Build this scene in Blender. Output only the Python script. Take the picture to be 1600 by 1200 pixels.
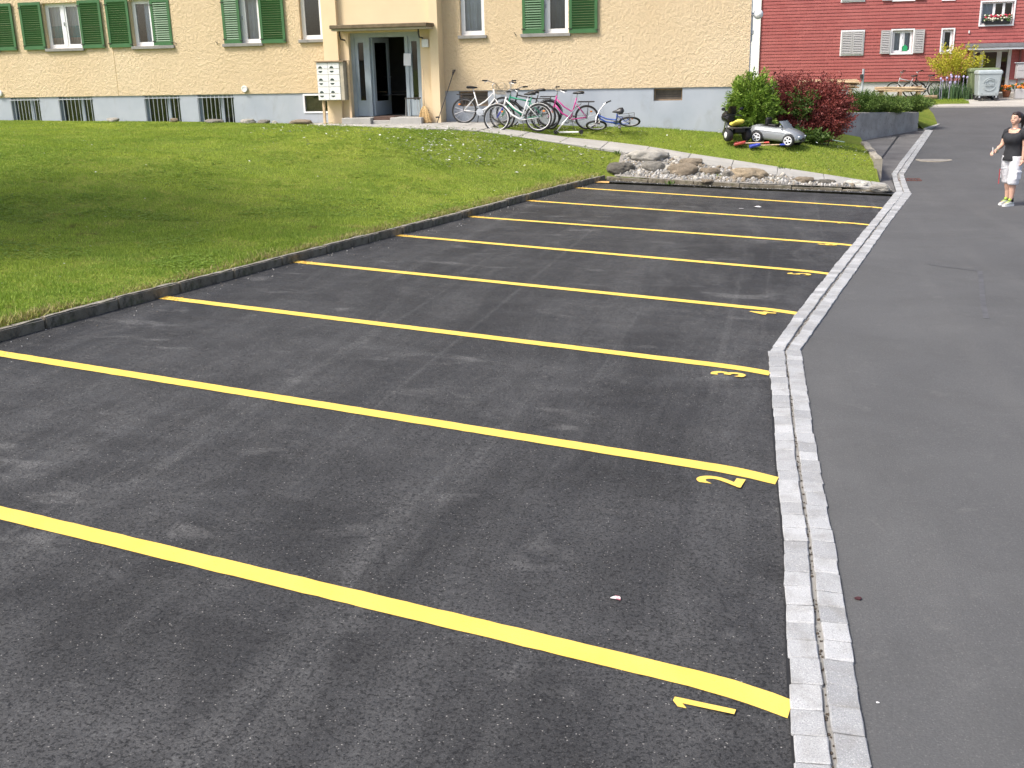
import bpy, bmesh, math, random
import numpy as np
from mathutils import Vector, Matrix, Euler, noise as mnoise
rnd = random.Random(7)
PI = math.pi
def R(d): return math.radians(d)
for o in list(bpy.data.objects): bpy.data.objects.remove(o)
scene = bpy.context.scene
COL = scene.collection
# ------------------------------------------------------------------ camera
H = 2.8                                    # camera height above the low point of the road
FPX = 1656.6                               # focal length for a 1600 px wide picture
PITCH, ROLL, YAW = R(16.9), R(-1.25), R(14.7)
fw = Vector((-math.sin(YAW)*math.cos(PITCH), math.cos(YAW)*math.cos(PITCH), -math.sin(PITCH)))
rt0 = Vector((math.cos(YAW), math.sin(YAW), 0)); up0 = rt0.cross(fw)
rt = math.cos(ROLL)*rt0 + math.sin(ROLL)*up0; up = -math.sin(ROLL)*rt0 + math.cos(ROLL)*up0
cam_d = bpy.data.cameras.new('camera'); cam = bpy.data.objects.new('camera', cam_d); COL.objects.link(cam)
cam_d.sensor_width = 36.0; cam_d.lens = 36.0*FPX/1600.0; cam_d.clip_end = 2000; cam_d.clip_start = 0.05
mw = Matrix((rt, up, -fw)).transposed().to_4x4(); mw.translation = Vector((0, 0, H)); cam.matrix_world = mw
scene.camera = cam
scene.render.resolution_x = 1024; scene.render.resolution_y = 768
# ------------------------------------------------------------------ sky, sun, exposure
TO_SUN = Vector((-0.45, -0.40, 0.80)).normalized()
w = bpy.data.worlds.new('World'); scene.world = w; w.use_nodes = True
nt = w.node_tree; nt.nodes.clear()
sky = nt.nodes.new('ShaderNodeTexSky'); sky.sky_type = 'NISHITA'; sky.sun_disc = False
sky.sun_elevation = math.asin(TO_SUN.z); sky.sun_rotation = math.atan2(TO_SUN.x, TO_SUN.y)
sky.air_density = 0.7; sky.dust_density = 3.5; sky.ozone_density = 0.4
bg = nt.nodes.new('ShaderNodeBackground'); bg.inputs[1].default_value = 0.15
wo = nt.nodes.new('ShaderNodeOutputWorld'); nt.links.new(sky.outputs[0], bg.inputs[0]); nt.links.new(bg.outputs[0], wo.inputs[0])
sd = bpy.data.lights.new('sun', 'SUN'); sd.energy = 2.4; sd.angle = R(14); sd.color = (1.0, 0.955, 0.88)
so = bpy.data.objects.new('sun', sd); COL.objects.link(so); so.rotation_euler = TO_SUN.to_track_quat('Z', 'Y').to_euler(); so.location = (-20, -15, 30)
vs = scene.view_settings; vs.view_transform = 'Standard'; vs.look = 'None'; vs.exposure = 0.8; vs.gamma = 1.0; vs.use_curve_mapping = False
# ------------------------------------------------------------------ layout helpers (photo point + known plane -> place)
def ray(x, y): return rt*(x-800.0) + up*(600.0-y) + fw*FPX
def atY(x, y, Y):
    d = ray(x, y); t = Y/d.y; return Vector((d.x*t, Y, H+d.z*t))
def zlot(X, Y): return H-2.577125-0.0366036*X-0.00812403*Y
def lotpt(x, y):
    d = ray(x, y); t = -2.577125/(d.z+0.0366036*d.x+0.00812403*d.y); return Vector((d.x*t, d.y*t, H+d.z*t))
def zroad(Y):
    a = 0.276-0.0137*Y; b = -0.094+0.0385*(Y-27)
    return b if Y > 30 else (a if Y < 24 else a*(30-Y)/6+b*(Y-24)/6)
def march(x, y, fn, y0=3.0, y1=60.0):
    d = ray(x, y); Y = y0
    while Y < y1:
        t = Y/d.y
        if H+d.z*t < fn(d.x*t, Y): break
        Y += 0.03
    t = Y/d.y; return Vector((d.x*t, Y, fn(d.x*t, Y)))
def lerp(a, b, t): return a+(b-a)*t
def poly_at(pts, y):                       # x (and more) of a polyline sorted by its y
    for i in range(len(pts)-1):
        if y <= pts[i+1][1] or i == len(pts)-2:
            t = (y-pts[i][1])/(pts[i+1][1]-pts[i][1]); return lerp(pts[i][0], pts[i+1][0], t)
# ------------------------------------------------------------------ object helpers
def tag(o, label=None, cat=None, group=None, kind=None):
    if label: o['label'] = label
    if cat: o['category'] = cat
    if group: o['group'] = group
    if kind: o['kind'] = kind
    return o
def thing(name, label, cat, loc=(0, 0, 0), rot=(0, 0, 0), group=None):
    e = bpy.data.objects.new(name, None); COL.objects.link(e); e.location = loc; e.rotation_euler = rot; e.empty_display_size = .1
    return tag(e, label, cat, group)
def link(name, me, parent=None, loc=(0, 0, 0), rot=(0, 0, 0), scale=(1, 1, 1)):
    o = bpy.data.objects.new(name, me); COL.objects.link(o); o.location = loc; o.rotation_euler = rot; o.scale = scale
    if parent: o.parent = parent
    return o
def copy_tree(o, parent=None):
    c = o.copy(); COL.objects.link(c); c.parent = parent
    for ch in list(o.children): copy_tree(ch, c)
    return c
class MB:
    def __init__(s): s.v = []; s.f = []; s.mi = []; s.cur = 0
    def add(s, vs, fs):
        n = len(s.v); s.v += [tuple(p) for p in vs]
        for f in fs: s.f.append(tuple(n+i for i in f)); s.mi.append(s.cur)
        return s
    def box(s, x0, x1, y0, y1, z0, z1, M=None):
        p = [(x0,y0,z0),(x1,y0,z0),(x1,y1,z0),(x0,y1,z0),(x0,y0,z1),(x1,y0,z1),(x1,y1,z1),(x0,y1,z1)]
        if M is not None: p = [M @ Vector(q) for q in p]
        return s.add(p, [(0,3,2,1),(4,5,6,7),(0,1,5,4),(1,2,6,5),(2,3,7,6),(3,0,4,7)])
    def cbox(s, c, d, M=None):
        return s.box(c[0]-d[0]/2, c[0]+d[0]/2, c[1]-d[1]/2, c[1]+d[1]/2, c[2]-d[2]/2, c[2]+d[2]/2, M)
    def bbox(s, x0, x1, y0, y1, z0, z1, b=.01):          # bevelled box
        b = min(b, (x1-x0)*.45, (y1-y0)*.45, (z1-z0)*.45)
        def ring(x0, x1, y0, y1, z): return [(x0+b,y0,z),(x1-b,y0,z),(x1,y0+b,z),(x1,y1-b,z),(x1-b,y1,z),(x0+b,y1,z),(x0,y1-b,z),(x0,y0+b,z)]
        return s.loft([ring(x0+b,x1-b,y0+b,y1-b,z0), ring(x0,x1,y0,y1,z0+b), ring(x0,x1,y0,y1,z1-b), ring(x0+b,x1-b,y0+b,y1-b,z1)])
    def loft(s, rings, caps=True, closed=True):
        n = len(rings[0]); vs = [p for r in rings for p in r]; fs = []
        for i in range(len(rings)-1):
            for j in range(n if closed else n-1):
                k = (j+1) % n; fs.append((i*n+j, i*n+k, (i+1)*n+k, (i+1)*n+j))
        if caps and closed: fs.append(tuple(range(n-1, -1, -1))); fs.append(tuple((len(rings)-1)*n+j for j in range(n)))
        return s.add(vs, fs)
    def tube(s, pts, r, n=8, closed=False):
        pts = [Vector(p) for p in pts]; m = len(pts); rs = r if isinstance(r, (list, tuple)) else [r]*m
        rings = []; prev = None
        for i, p in enumerate(pts):
            a = pts[i-1] if (i > 0 or closed) else p; b = pts[(i+1) % m] if (i < m-1 or closed) else p
            d = (b-a).normalized() if (b-a).length > 1e-9 else Vector((0,0,1))
            if prev is None: u = d.orthogonal().normalized()
            else: u = (prev-d*prev.dot(d)); u = u.normalized() if u.length > 1e-6 else d.orthogonal().normalized()
            prev = u; v = d.cross(u)
            rings.append([p+(u*math.cos(2*PI*j/n)+v*math.sin(2*PI*j/n))*rs[i] for j in range(n)])
        if closed: rings.append(rings[0]); return s.loft(rings, caps=False)
        return s.loft(rings)
    def torus(s, c, axis, Rr, r, n=32, m=8, sq=1.0):
        c = Vector(c); ax = Vector(axis).normalized(); u = ax.orthogonal().normalized(); v = ax.cross(u); rings = []
        for i in range(n+1):
            a = 2*PI*i/n; d = u*math.cos(a)+v*math.sin(a)
            rings.append([c+d*(Rr+r*math.cos(2*PI*j/m))+ax*(r*sq*math.sin(2*PI*j/m)) for j in range(m)])
        return s.loft(rings, caps=False)
    def lathe(s, prof, n=20, M=None):                    # prof: (r,z) along local z
        rings = [[(r*math.cos(2*PI*j/n), r*math.sin(2*PI*j/n), z) for j in range(n)] for r, z in prof]
        if M is not None: rings = [[M @ Vector(p) for p in r] for r in rings]
        return s.loft(rings)
    def ell(s, c, r, n=12, m=8, M=None):
        prof = [(max(math.sin(PI*i/m), .02), -math.cos(PI*i/m)) for i in range(m+1)]
        rings = [[(q*math.cos(2*PI*j/n)*r[0], q*math.sin(2*PI*j/n)*r[1], z*r[2]) for j in range(n)] for q, z in prof]
        T = Matrix.Translation(Vector(c)) @ (M.to_4x4() if M is not None else Matrix.Identity(4))
        return s.loft([[T @ Vector(p) for p in q] for q in rings])
    def mesh(s, name, mats, smooth=False, bevel=0):
        me = bpy.data.meshes.new(name); me.from_pydata(s.v, [], s.f)
        for m in (mats if isinstance(mats, (list, tuple)) else [mats]): me.materials.append(m)
        if any(s.mi): me.polygons.foreach_set('material_index', s.mi)
        if smooth: me.polygons.foreach_set('use_smooth', [True]*len(me.polygons))
        me.update()
        if bevel or smooth:
            bm = bmesh.new(); bm.from_mesh(me)
            if bevel: bmesh.ops.bevel(bm, geom=list(bm.edges), offset=bevel, segments=1, affect='EDGES', clamp_overlap=True)
            bmesh.ops.recalc_face_normals(bm, faces=bm.faces)
            bm.to_mesh(me); bm.free()
        return me
    def build(s, name, mats, parent=None, smooth=False, world=False, bevel=0):
        if world and parent is not None:
            o = parent; off = Vector((0,0,0))
            while o: off += o.location; o = o.parent
            s.v = [(p[0]-off.x, p[1]-off.y, p[2]-off.z) for p in s.v]
        return link(name, s.mesh(name, mats, smooth, bevel), parent)
# ------------------------------------------------------------------ materials
def lin(r, g, b): return tuple(((c/255)/12.92 if c/255 <= .04045 else ((c/255+.055)/1.055)**2.4) for c in (r, g, b))+(1,)
class NT:
    def __init__(s, name):
        s.m = bpy.data.materials.new(name); s.m.use_nodes = True; s.t = s.m.node_tree; s.t.nodes.clear()
        s.out = s.n('ShaderNodeOutputMaterial'); s.p = s.n('ShaderNodeBsdfPrincipled'); s.l(s.p.outputs[0], s.out.inputs[0])
        s.tc = s.n('ShaderNodeTexCoord')
    def n(s, t, **k):
        o = s.t.nodes.new(t)
        for a, b in k.items(): setattr(o, a, b)
        return o
    def l(s, a, b): s.t.links.new(a, b)
    def vec(s, scale=(1,1,1), rot=(0,0,0), src='Object'):
        m = s.n('ShaderNodeMapping'); m.inputs['Scale'].default_value = scale; m.inputs['Rotation'].default_value = rot
        s.l(s.tc.outputs[src], m.inputs[0]); return m.outputs[0]
    def noise(s, scale, detail=3, rough=.55, dist=0, vec=None):
        o = s.n('ShaderNodeTexNoise'); o.inputs['Scale'].default_value = scale; o.inputs['Detail'].default_value = detail
        o.inputs['Roughness'].default_value = rough; o.inputs['Distortion'].default_value = dist
        s.l(vec if vec is not None else s.tc.outputs['Object'], o.inputs['Vector']); return o.outputs['Fac']
    def voro(s, scale, feature='F1', vec=None, out='Distance', rnd=1):
        o = s.n('ShaderNodeTexVoronoi'); o.feature = feature; o.inputs['Scale'].default_value = scale; o.inputs['Randomness'].default_value = rnd
        s.l(vec if vec is not None else s.tc.outputs['Object'], o.inputs['Vector']); return o.outputs[out]
    def ramp(s, fac, a, b, lo=0.0, hi=1.0):
        o = s.n('ShaderNodeMapRange'); o.inputs[1].default_value = a; o.inputs[2].default_value = b; o.inputs[3].default_value = lo; o.inputs[4].default_value = hi
        s.l(fac, o.inputs[0]); return o.outputs[0]
    def mix(s, fac, a, b, mode='MIX'):
        o = s.n('ShaderNodeMix', data_type='RGBA', blend_type=mode)
        if isinstance(fac, (int, float)): o.inputs[0].default_value = fac
        else: s.l(fac, o.inputs[0])
        for k, v in ((6, a), (7, b)):
            if isinstance(v, tuple): o.inputs[k].default_value = v
            else: s.l(v, o.inputs[k])
        return o.outputs[2]
    def math(s, op, a, b=0.0):
        o = s.n('ShaderNodeMath', operation=op)
        for k, v in ((0, a), (1, b)):
            if isinstance(v, (int, float)): o.inputs[k].default_value = v
            else: s.l(v, o.inputs[k])
        return o.outputs[0]
    def bump(s, h, strength=.5, dist=.01, prev=None):
        o = s.n('ShaderNodeBump'); o.inputs['Strength'].default_value = strength; o.inputs['Distance'].default_value = dist
        s.l(h, o.inputs['Height'])
        if prev is not None: s.l(prev, o.inputs['Normal'])
        return o.outputs[0]
    def fin(s, col=None, rough=None, nrm=None, metal=0, spec=None):
        p = s.p
        if col is not None:
            if isinstance(col, tuple): p.inputs['Base Color'].default_value = col
            else: s.l(col, p.inputs['Base Color'])
        if rough is not None:
            if isinstance(rough, (int, float)): p.inputs['Roughness'].default_value = rough
            else: s.l(rough, p.inputs['Roughness'])
        if nrm is not None: s.l(nrm, p.inputs['Normal'])
        p.inputs['Metallic'].default_value = metal
        if spec is not None: p.inputs['Specular IOR Level'].default_value = spec
        return s.m
def simple(name, c, rough=.6, var=.12, scale=6, bump=0, bscale=60, metal=0, spec=None):
    t = NT(name); d = tuple(x*(1-var) for x in c[:3])+(1,); e = tuple(min(x*(1+var), 1) for x in c[:3])+(1,)
    col = t.mix(t.ramp(t.noise(scale, 4), .3, .7), d, e)
    nr = t.bump(t.noise(bscale, 4), .5, bump) if bump else None
    return t.fin(col, rough, nr, metal, spec)
def leafmat(name, cols, rough=.5, trans=.25, scale=1.5):
    t = NT(name); g = t.n('ShaderNodeNewGeometry'); rp = t.n('ShaderNodeValToRGB'); els = rp.color_ramp.elements
    while len(els) < len(cols): els.new(.5)
    for i, c in enumerate(cols): els[i].position = i/(len(cols)-1); els[i].color = c
    f = t.math('ADD', t.math('MULTIPLY', g.outputs['Random Per Island'], .6), t.math('MULTIPLY', t.ramp(t.noise(scale, 2), .3, .7), .4))
    t.l(f, rp.inputs[0]); t.fin(rp.outputs[0], rough, spec=.3)
    tr = t.n('ShaderNodeBsdfTranslucent'); t.l(rp.outputs[0], tr.inputs[0])
    mx = t.n('ShaderNodeMixShader'); mx.inputs[0].default_value = trans; t.l(t.p.outputs[0], mx.inputs[1]); t.l(tr.outputs[0], mx.inputs[2]); t.l(mx.outputs[0], t.out.inputs[0])
    return t.m
M = {}
KERB_ANG = math.atan2(0.18, 1.0)
def asphalt_lot():
    t = NT('lot_asphalt'); k = KERB_ANG
    big = t.ramp(t.noise(.38, 6, .65, .8), .36, .64)
    warp = t.n('ShaderNodeTexNoise'); warp.inputs['Scale'].default_value = .5; t.l(t.tc.outputs['Object'], warp.inputs['Vector'])
    def streak(sx, sy, rot, detail, a, b):
        v = t.n('ShaderNodeVectorMath', operation='ADD'); w_ = t.n('ShaderNodeVectorMath', operation='SCALE'); w_.inputs['Scale'].default_value = .9; t.l(warp.outputs['Color'], w_.inputs[0])
        t.l(t.tc.outputs['Object'], v.inputs[0]); t.l(w_.outputs[0], v.inputs[1]); m = t.n('ShaderNodeMapping'); m.inputs['Scale'].default_value = (sx, sy, 1); m.inputs['Rotation'].default_value = (0, 0, rot); t.l(v.outputs[0], m.inputs[0])
        return t.ramp(t.noise(1.0, detail, .68, .2, m.outputs[0]), a, b)
    st = streak(2.4, .16, k, 8, .45, .72)                                                       # drag marks along the bays
    st1 = t.ramp(t.noise(1.0, 3, .5, .1, t.vec((4.6, .05, 1), (0, 0, k))), .62, .69)            # thin roller lines
    st2 = streak(.35, 1.5, -.3, 8, .50, .76)                                                    # turning scuffs
    bl = t.ramp(t.noise(1.7, 4, .5, .4, t.vec((.8, 1.5, 1))), .625, .72)                         # dried pale patches
    gran = t.ramp(t.noise(26, 6, .75), .35, .68)
    damp = t.ramp(t.noise(.8, 7, .7, 1.4), .48, .66)
    fine = t.ramp(t.noise(170, 2, .7), .36, .66)
    col = t.mix(big, (.030, .0302, .031, 1), (.063, .0633, .0645, 1))
    col = t.mix(t.math('MULTIPLY', t.math('MULTIPLY', st, t.ramp(gran, 0, 1, .2, 1)), .82), col, (.15, .15, .148, 1))
    col = t.mix(t.math('MULTIPLY', t.math('MULTIPLY', st1, t.math('MULTIPLY', gran, t.ramp(big, 0, 1, .4, 1))), .65), col, (.19, .19, .185, 1))
    col = t.mix(t.math('MULTIPLY', t.math('MULTIPLY', st2, t.ramp(gran, 0, 1, .2, 1)), .85), col, (.14, .14, .139, 1))
    col = t.mix(t.math('MULTIPLY', bl, t.ramp(gran, 0, 1, .2, .6)), col, (.25, .247, .238, 1))
    col = t.mix(t.math('MULTIPLY', damp, .5), col, (.021, .021, .0215, 1))
    vc = t.n('ShaderNodeTexVoronoi'); vc.inputs['Scale'].default_value = 120; t.l(t.tc.outputs['Object'], vc.inputs['Vector']); vd = vc.outputs['Distance']
    sep = t.n('ShaderNodeSeparateColor'); t.l(vc.outputs['Color'], sep.inputs[0])
    stone = t.math('MULTIPLY', t.ramp(sep.outputs[0], .5, 1.0), t.ramp(vd, .7, .25))
    col = t.mix(t.math('MULTIPLY', stone, .38), col, (.16, .157, .15, 1))
    bright_chip = t.math('MULTIPLY', t.ramp(sep.outputs[1], .978, .992), t.ramp(vd, .5, .25))  # sparse bright aggregate chips in the asphalt
    col = t.mix(t.math('MULTIPLY', bright_chip, .9), col, (.50, .48, .44, 1))
    pit = t.ramp(t.noise(60, 5, .8, .2), .53, .63)
    col = t.mix(t.math('MULTIPLY', fine, .55), col, (.012, .012, .0125, 1))
    col = t.mix(t.math('MULTIPLY', pit, .85), col, (.009, .009, .0095, 1))
    h = t.math('ADD', t.noise(170, 2, .7), t.math('MULTIPLY', pit, -.8))
    return t.fin(col, t.ramp(t.noise(3, 3), .3, .7, .62, .85), t.bump(h, .8, .005), spec=.35)
def asphalt_road():
    t = NT('road_asphalt')
    col = t.mix(t.ramp(t.noise(.5, 5, .6, .4), .3, .72), (.090, .091, .092, 1), (.118, .119, .119, 1))
    col = t.mix(t.math('MULTIPLY', t.ramp(t.noise(1, 4, .6, .2, t.vec((1.4, .12, 1), (0, 0, .1))), .5, .8), .35), col, (.165, .163, .155, 1))
    col = t.mix(t.math('MULTIPLY', t.ramp(t.noise(.8, 6, .7, 1.0), .46, .68), .5), col, (.082, .082, .08, 1))
    col = t.mix(t.math('MULTIPLY', t.ramp(t.noise(4.5, 5, .7, .5), .58, .74), .45), col, (.155, .153, .147, 1))
    col = t.mix(t.math('MULTIPLY', t.ramp(t.noise(2.2, 5, .6, .8), .62, .75), .5), col, (.072, .072, .071, 1))
    col = t.mix(t.math('MULTIPLY', t.ramp(t.noise(90, 3, .7), .35, .75), .5), col, (.042, .042, .042, 1))
    vc = t.n('ShaderNodeTexVoronoi'); vc.inputs['Scale'].default_value = 110; t.l(t.tc.outputs['Object'], vc.inputs['Vector'])
    sep = t.n('ShaderNodeSeparateColor'); t.l(vc.outputs['Color'], sep.inputs[0])
    col = t.mix(t.math('MULTIPLY', t.math('MULTIPLY', t.ramp(sep.outputs[0], .8, 1), t.ramp(vc.outputs['Distance'], .6, .2)), .35), col, (.24, .235, .225, 1))
    return t.fin(col, .85, t.bump(t.noise(90, 3, .7), .7, .005), spec=.3)
def stucco():
    t = NT('rough_stucco')
    h = t.noise(12, 6, .7, .15, t.vec((1.15, 1, 1), (0, R(40), 0))); h2 = t.noise(40, 4, .65)
    col = t.mix(t.ramp(t.noise(.35, 3), .3, .7), (.745, .58, .365, 1), (.80, .645, .43, 1))
    col = t.mix(t.math('MULTIPLY', t.ramp(t.noise(.6, 5, .6, .3, t.vec((1, 1, .25))), .55, .75), .18), col, (.60, .46, .27, 1))
    hh = t.math('ADD', h, t.math('MULTIPLY', h2, .4))
    return t.fin(col, .9, t.bump(hh, 1.0, .066), spec=.2)
def granite():
    t = NT('granite')
    oi = t.n('ShaderNodeObjectInfo'); g = t.n('ShaderNodeNewGeometry'); P = g.outputs['Position']
    c = t.mix(oi.outputs['Random'], (.30, .307, .312, 1), (.46, .467, .47, 1))
    c = t.mix(t.math('MULTIPLY', t.ramp(t.noise(190, 2, .6, 0, P), .50, .64), .5), c, (.12, .12, .125, 1))
    c = t.mix(t.math('MULTIPLY', t.ramp(t.noise(140, 2, .6, 0, P), .58, .68), .5), c, (.68, .68, .66, 1))
    c = t.mix(t.math('MULTIPLY', t.ramp(t.noise(5, 5, .65, .6, P), .46, .70), .55), c, (.22, .213, .195, 1))
    return t.fin(c, .8, t.bump(t.noise(80, 4, .7, 0, P), .8, .006), spec=.3)
def kerbmat():
    t = NT('kerb_concrete')
    c = t.mix(t.ramp(t.noise(3, 5, .65, .5), .35, .7), (.14, .118, .08, 1), (.25, .22, .165, 1))
    c = t.mix(t.math('MULTIPLY', t.ramp(t.noise(9, 5, .7), .52, .66), .7), c, (.045, .044, .036, 1))
    c = t.mix(t.math('MULTIPLY', t.ramp(t.noise(2.2, 4), .6, .7), .6), c, (.09, .10, .035, 1))
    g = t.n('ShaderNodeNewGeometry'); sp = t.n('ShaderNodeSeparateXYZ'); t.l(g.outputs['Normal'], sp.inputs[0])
    c = t.mix(t.math('MULTIPLY', t.ramp(sp.outputs[2], .6, .95), t.ramp(t.noise(6, 4), .2, .7, .25, .75)), c, (.36, .34, .30, 1))   # paler upper face
    return t.fin(c, .95, t.bump(t.noise(40, 5, .7), 1, .015), spec=.2)
def concrete(name, a, b, dark=.3, scale=1.5):
    t = NT(name)
    c = t.mix(t.ramp(t.noise(scale, 5, .6, .3), .3, .7), a, b)
    c = t.mix(t.math('MULTIPLY', t.ramp(t.noise(7, 5, .7, .5), .55, .75), dark), c, tuple(x*.35 for x in a[:3])+(1,))
    c = t.mix(t.math('MULTIPLY', t.ramp(t.noise(120, 2), .5, .7), .25), c, tuple(x*.6 for x in a[:3])+(1,))
    return t.fin(c, .9, t.bump(t.noise(50, 4, .7), .7, .006), spec=.25)
def rockmat(name, a, b, c3):
    t = NT(name)
    c = t.mix(t.ramp(t.noise(5, 6, .65, .6), .32, .68), a, b)
    c = t.mix(t.math('MULTIPLY', t.ramp(t.noise(16, 5, .7), .5, .7), .6), c, c3)
    return t.fin(c, .9, t.bump(t.noise(18, 6, .7), 1, .04), spec=.25)
def lawnmat():
    t = NT('lawn_soil')
    c = t.mix(t.ramp(t.noise(.6, 4, .6), .35, .65), (.13, .18, .025, 1), (.20, .23, .04, 1))
    c = t.mix(t.math('MULTIPLY', t.ramp(t.noise(14, 4, .7), .5, .7), .7), c, (.05, .042, .018, 1))
    return t.fin(c, .95, t.bump(t.noise(30, 4), .8, .03), spec=.1)
def grassmat():
    t = NT('grass_blade'); g = t.n('ShaderNodeNewGeometry')
    a = t.mix(t.ramp(t.noise(.16, 4, .6, .6), .40, .60), (.25, .36, .05, 1), (.44, .53, .09, 1))
    a = t.mix(t.math('MULTIPLY', t.ramp(t.noise(.9, 4, .65, .4), .40, .62), .6), a, (.23, .35, .06, 1))
    a = t.mix(t.math('MULTIPLY', t.ramp(t.noise(2.1, 4, .6, .5), .60, .72), .8), a, (.50, .46, .15, 1))
    a = t.mix(t.math('MULTIPLY', t.ramp(t.noise(1.2, 5, .7, .3, t.vec((1, 1, 1), (0, 0, .7))), .64, .72), .8), a, (.17, .13, .055, 1))
    a = t.mix(g.outputs['Random Per Island'], t.mix(1.0, a, (.62, .68, .6, 1), 'MULTIPLY'), t.mix(1.0, a, (1.35, 1.28, 1.3, 1), 'MULTIPLY'))
    t.fin(a, .55, spec=.25)
    tr = t.n('ShaderNodeBsdfTranslucent'); t.l(a, tr.inputs[0]); mx = t.n('ShaderNodeMixShader'); mx.inputs[0].default_value = .4
    t.l(t.p.outputs[0], mx.inputs[1]); t.l(tr.outputs[0], mx.inputs[2]); t.l(mx.outputs[0], t.out.inputs[0]); return t.m
def glassmat(name, tint=(.9, .93, .95, 1), base=.015):
    t = NT(name); lw = t.n('ShaderNodeFresnel'); lw.inputs[0].default_value = 1.5
    gl = t.n('ShaderNodeBsdfGlossy'); gl.inputs['Roughness'].default_value = .02; tp = t.n('ShaderNodeBsdfTransparent'); tp.inputs[0].default_value = tint
    mx = t.n('ShaderNodeMixShader'); t.l(t.math('ADD', t.math('MULTIPLY', lw.outputs[0], 1.0), base), mx.inputs[0]); t.l(tp.outputs[0], mx.inputs[1]); t.l(gl.outputs[0], mx.inputs[2]); t.l(mx.outputs[0], t.out.inputs[0])
    return t.m
def shingle():
    t = NT('red_shingle')
    b = t.n('ShaderNodeTexBrick'); b.offset = .5; b.inputs['Scale'].default_value = 1; b.inputs['Brick Width'].default_value = .3; b.inputs['Row Height'].default_value = .145
    b.inputs['Mortar Size'].default_value = .004; b.inputs['Color1'].default_value = (.33, .09, .085, 1); b.inputs['Color2'].default_value = (.40, .115, .105, 1); b.inputs['Mortar'].default_value = (.2, .03, .028, 1)
    mp = t.n('ShaderNodeMapping'); mp.inputs['Rotation'].default_value = (R(-90), 0, 0); t.l(t.tc.outputs['Object'], mp.inputs[0]); t.l(mp.outputs[0], b.inputs['Vector'])
    c = t.mix(t.math('MULTIPLY', t.ramp(t.noise(.5, 4), .3, .7), .35), b.outputs['Color'], (.46, .18, .165, 1))
    c = t.mix(t.math('MULTIPLY', t.ramp(t.noise(20, 3), .5, .8), .25), c, (.22, .04, .035, 1))
    return t.fin(c, .75, spec=.25)
M['lot'] = asphalt_lot(); M['road'] = asphalt_road(); M['stucco'] = stucco(); M['granite'] = granite(); M['kerb'] = kerbmat()
M['smooth_plaster'] = simple('smooth_plaster', (.74, .59, .375, 1), .85, .05, 1.2, .004, 40)
t = NT('plinth_paint'); c = t.mix(t.ramp(t.noise(1.3, 4), .3, .7), (.35, .39, .44, 1), (.42, .455, .50, 1)); c = t.mix(t.math('MULTIPLY', t.ramp(t.noise(2.5, 6, .7, .8, t.vec((1, 1, .5))), .55, .74), .4), c, (.25, .25, .235, 1))
M['plinth'] = t.fin(c, .8, t.bump(t.noise(50, 4), .5, .004))
M['side_wall'] = simple('white_render', (.88, .87, .83, 1), .85, .03)
M['paving'] = concrete('paving_concrete', (.33, .32, .295, 1), (.43, .42, .39, 1), .3)
M['mortar'] = concrete('sandy_mortar', (.22, .21, .19, 1), (.31, .30, .275, 1), .6, 4)
M['wall_conc'] = concrete('stained_concrete', (.27, .255, .23, 1), (.44, .42, .385, 1), .55, 2)
M['lowwall'] = concrete('pitted_concrete', (.26, .235, .19, 1), (.40, .37, .31, 1), .7, 3)
M['forecourt'] = concrete('forecourt_concrete', (.37, .35, .31, 1), (.46, .44, .40, 1), .2)
M['lawn'] = lawnmat(); M['grass'] = grassmat()
M['glass'] = glassmat('window_glass'); M['frame_white'] = simple('white_window_frame', (.80, .81, .82, 1), .45, .03)
M['sill'] = concrete('stone_sill', (.24, .235, .22, 1), (.33, .32, .30, 1), .25, 4)
M['shutter'] = simple('green_shutter_paint', (.045, .14, .048, 1), .5, .14, 3)
M['iron'] = simple('galvanised_bar', (.42, .45, .48, 1), .5, .1)
M['dark_iron'] = simple('dark_iron', (.035, .03, .028, 1), .6, .2)
M['door_frame'] = simple('grey_blue_steel', (.36, .42, .46, 1), .45, .06)
M['canopy'] = concrete('canopy_sheet', (.13, .10, .065, 1), (.22, .17, .11, 1), .6, 6)
M['canopy_under'] = simple('canopy_underside', (.42, .37, .27, 1), .8, .1)
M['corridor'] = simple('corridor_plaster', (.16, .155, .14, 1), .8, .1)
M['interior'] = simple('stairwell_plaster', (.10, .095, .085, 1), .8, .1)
M['black'] = simple('black_plastic', (.014, .014, .015, 1), .4, .2); M['rubber'] = simple('tyre_rubber', (.018, .018, .018, 1), .75, .2)
M['chrome'] = simple('steel_parts', (.55, .55, .56, 1), .28, .1, metal=.9); M['white'] = simple('white_paint', (.78, .78, .77, 1), .4, .05)
M['wood'] = simple('pale_timber', (.62, .46, .29, 1), .7, .18, 9); M['wood_d'] = simple('weathered_timber', (.30, .21, .13, 1), .8, .25, 7)
t = NT('road_yellow'); c = t.mix(t.ramp(t.noise(4, 4), .3, .7), (.80, .545, .11, 1), (.84, .585, .135, 1)); c = t.mix(t.math('MULTIPLY', t.ramp(t.noise(110, 3, .7), .60, .72), .5), c, (.40, .27, .03, 1))
M['yellow'] = t.fin(c, .85, t.bump(t.noise(100, 3, .7), .8, .005), spec=.08)
M['orange'] = simple('thin_orange_paint', (.72, .40, .05, 1), .7, .3, 40)
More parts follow.
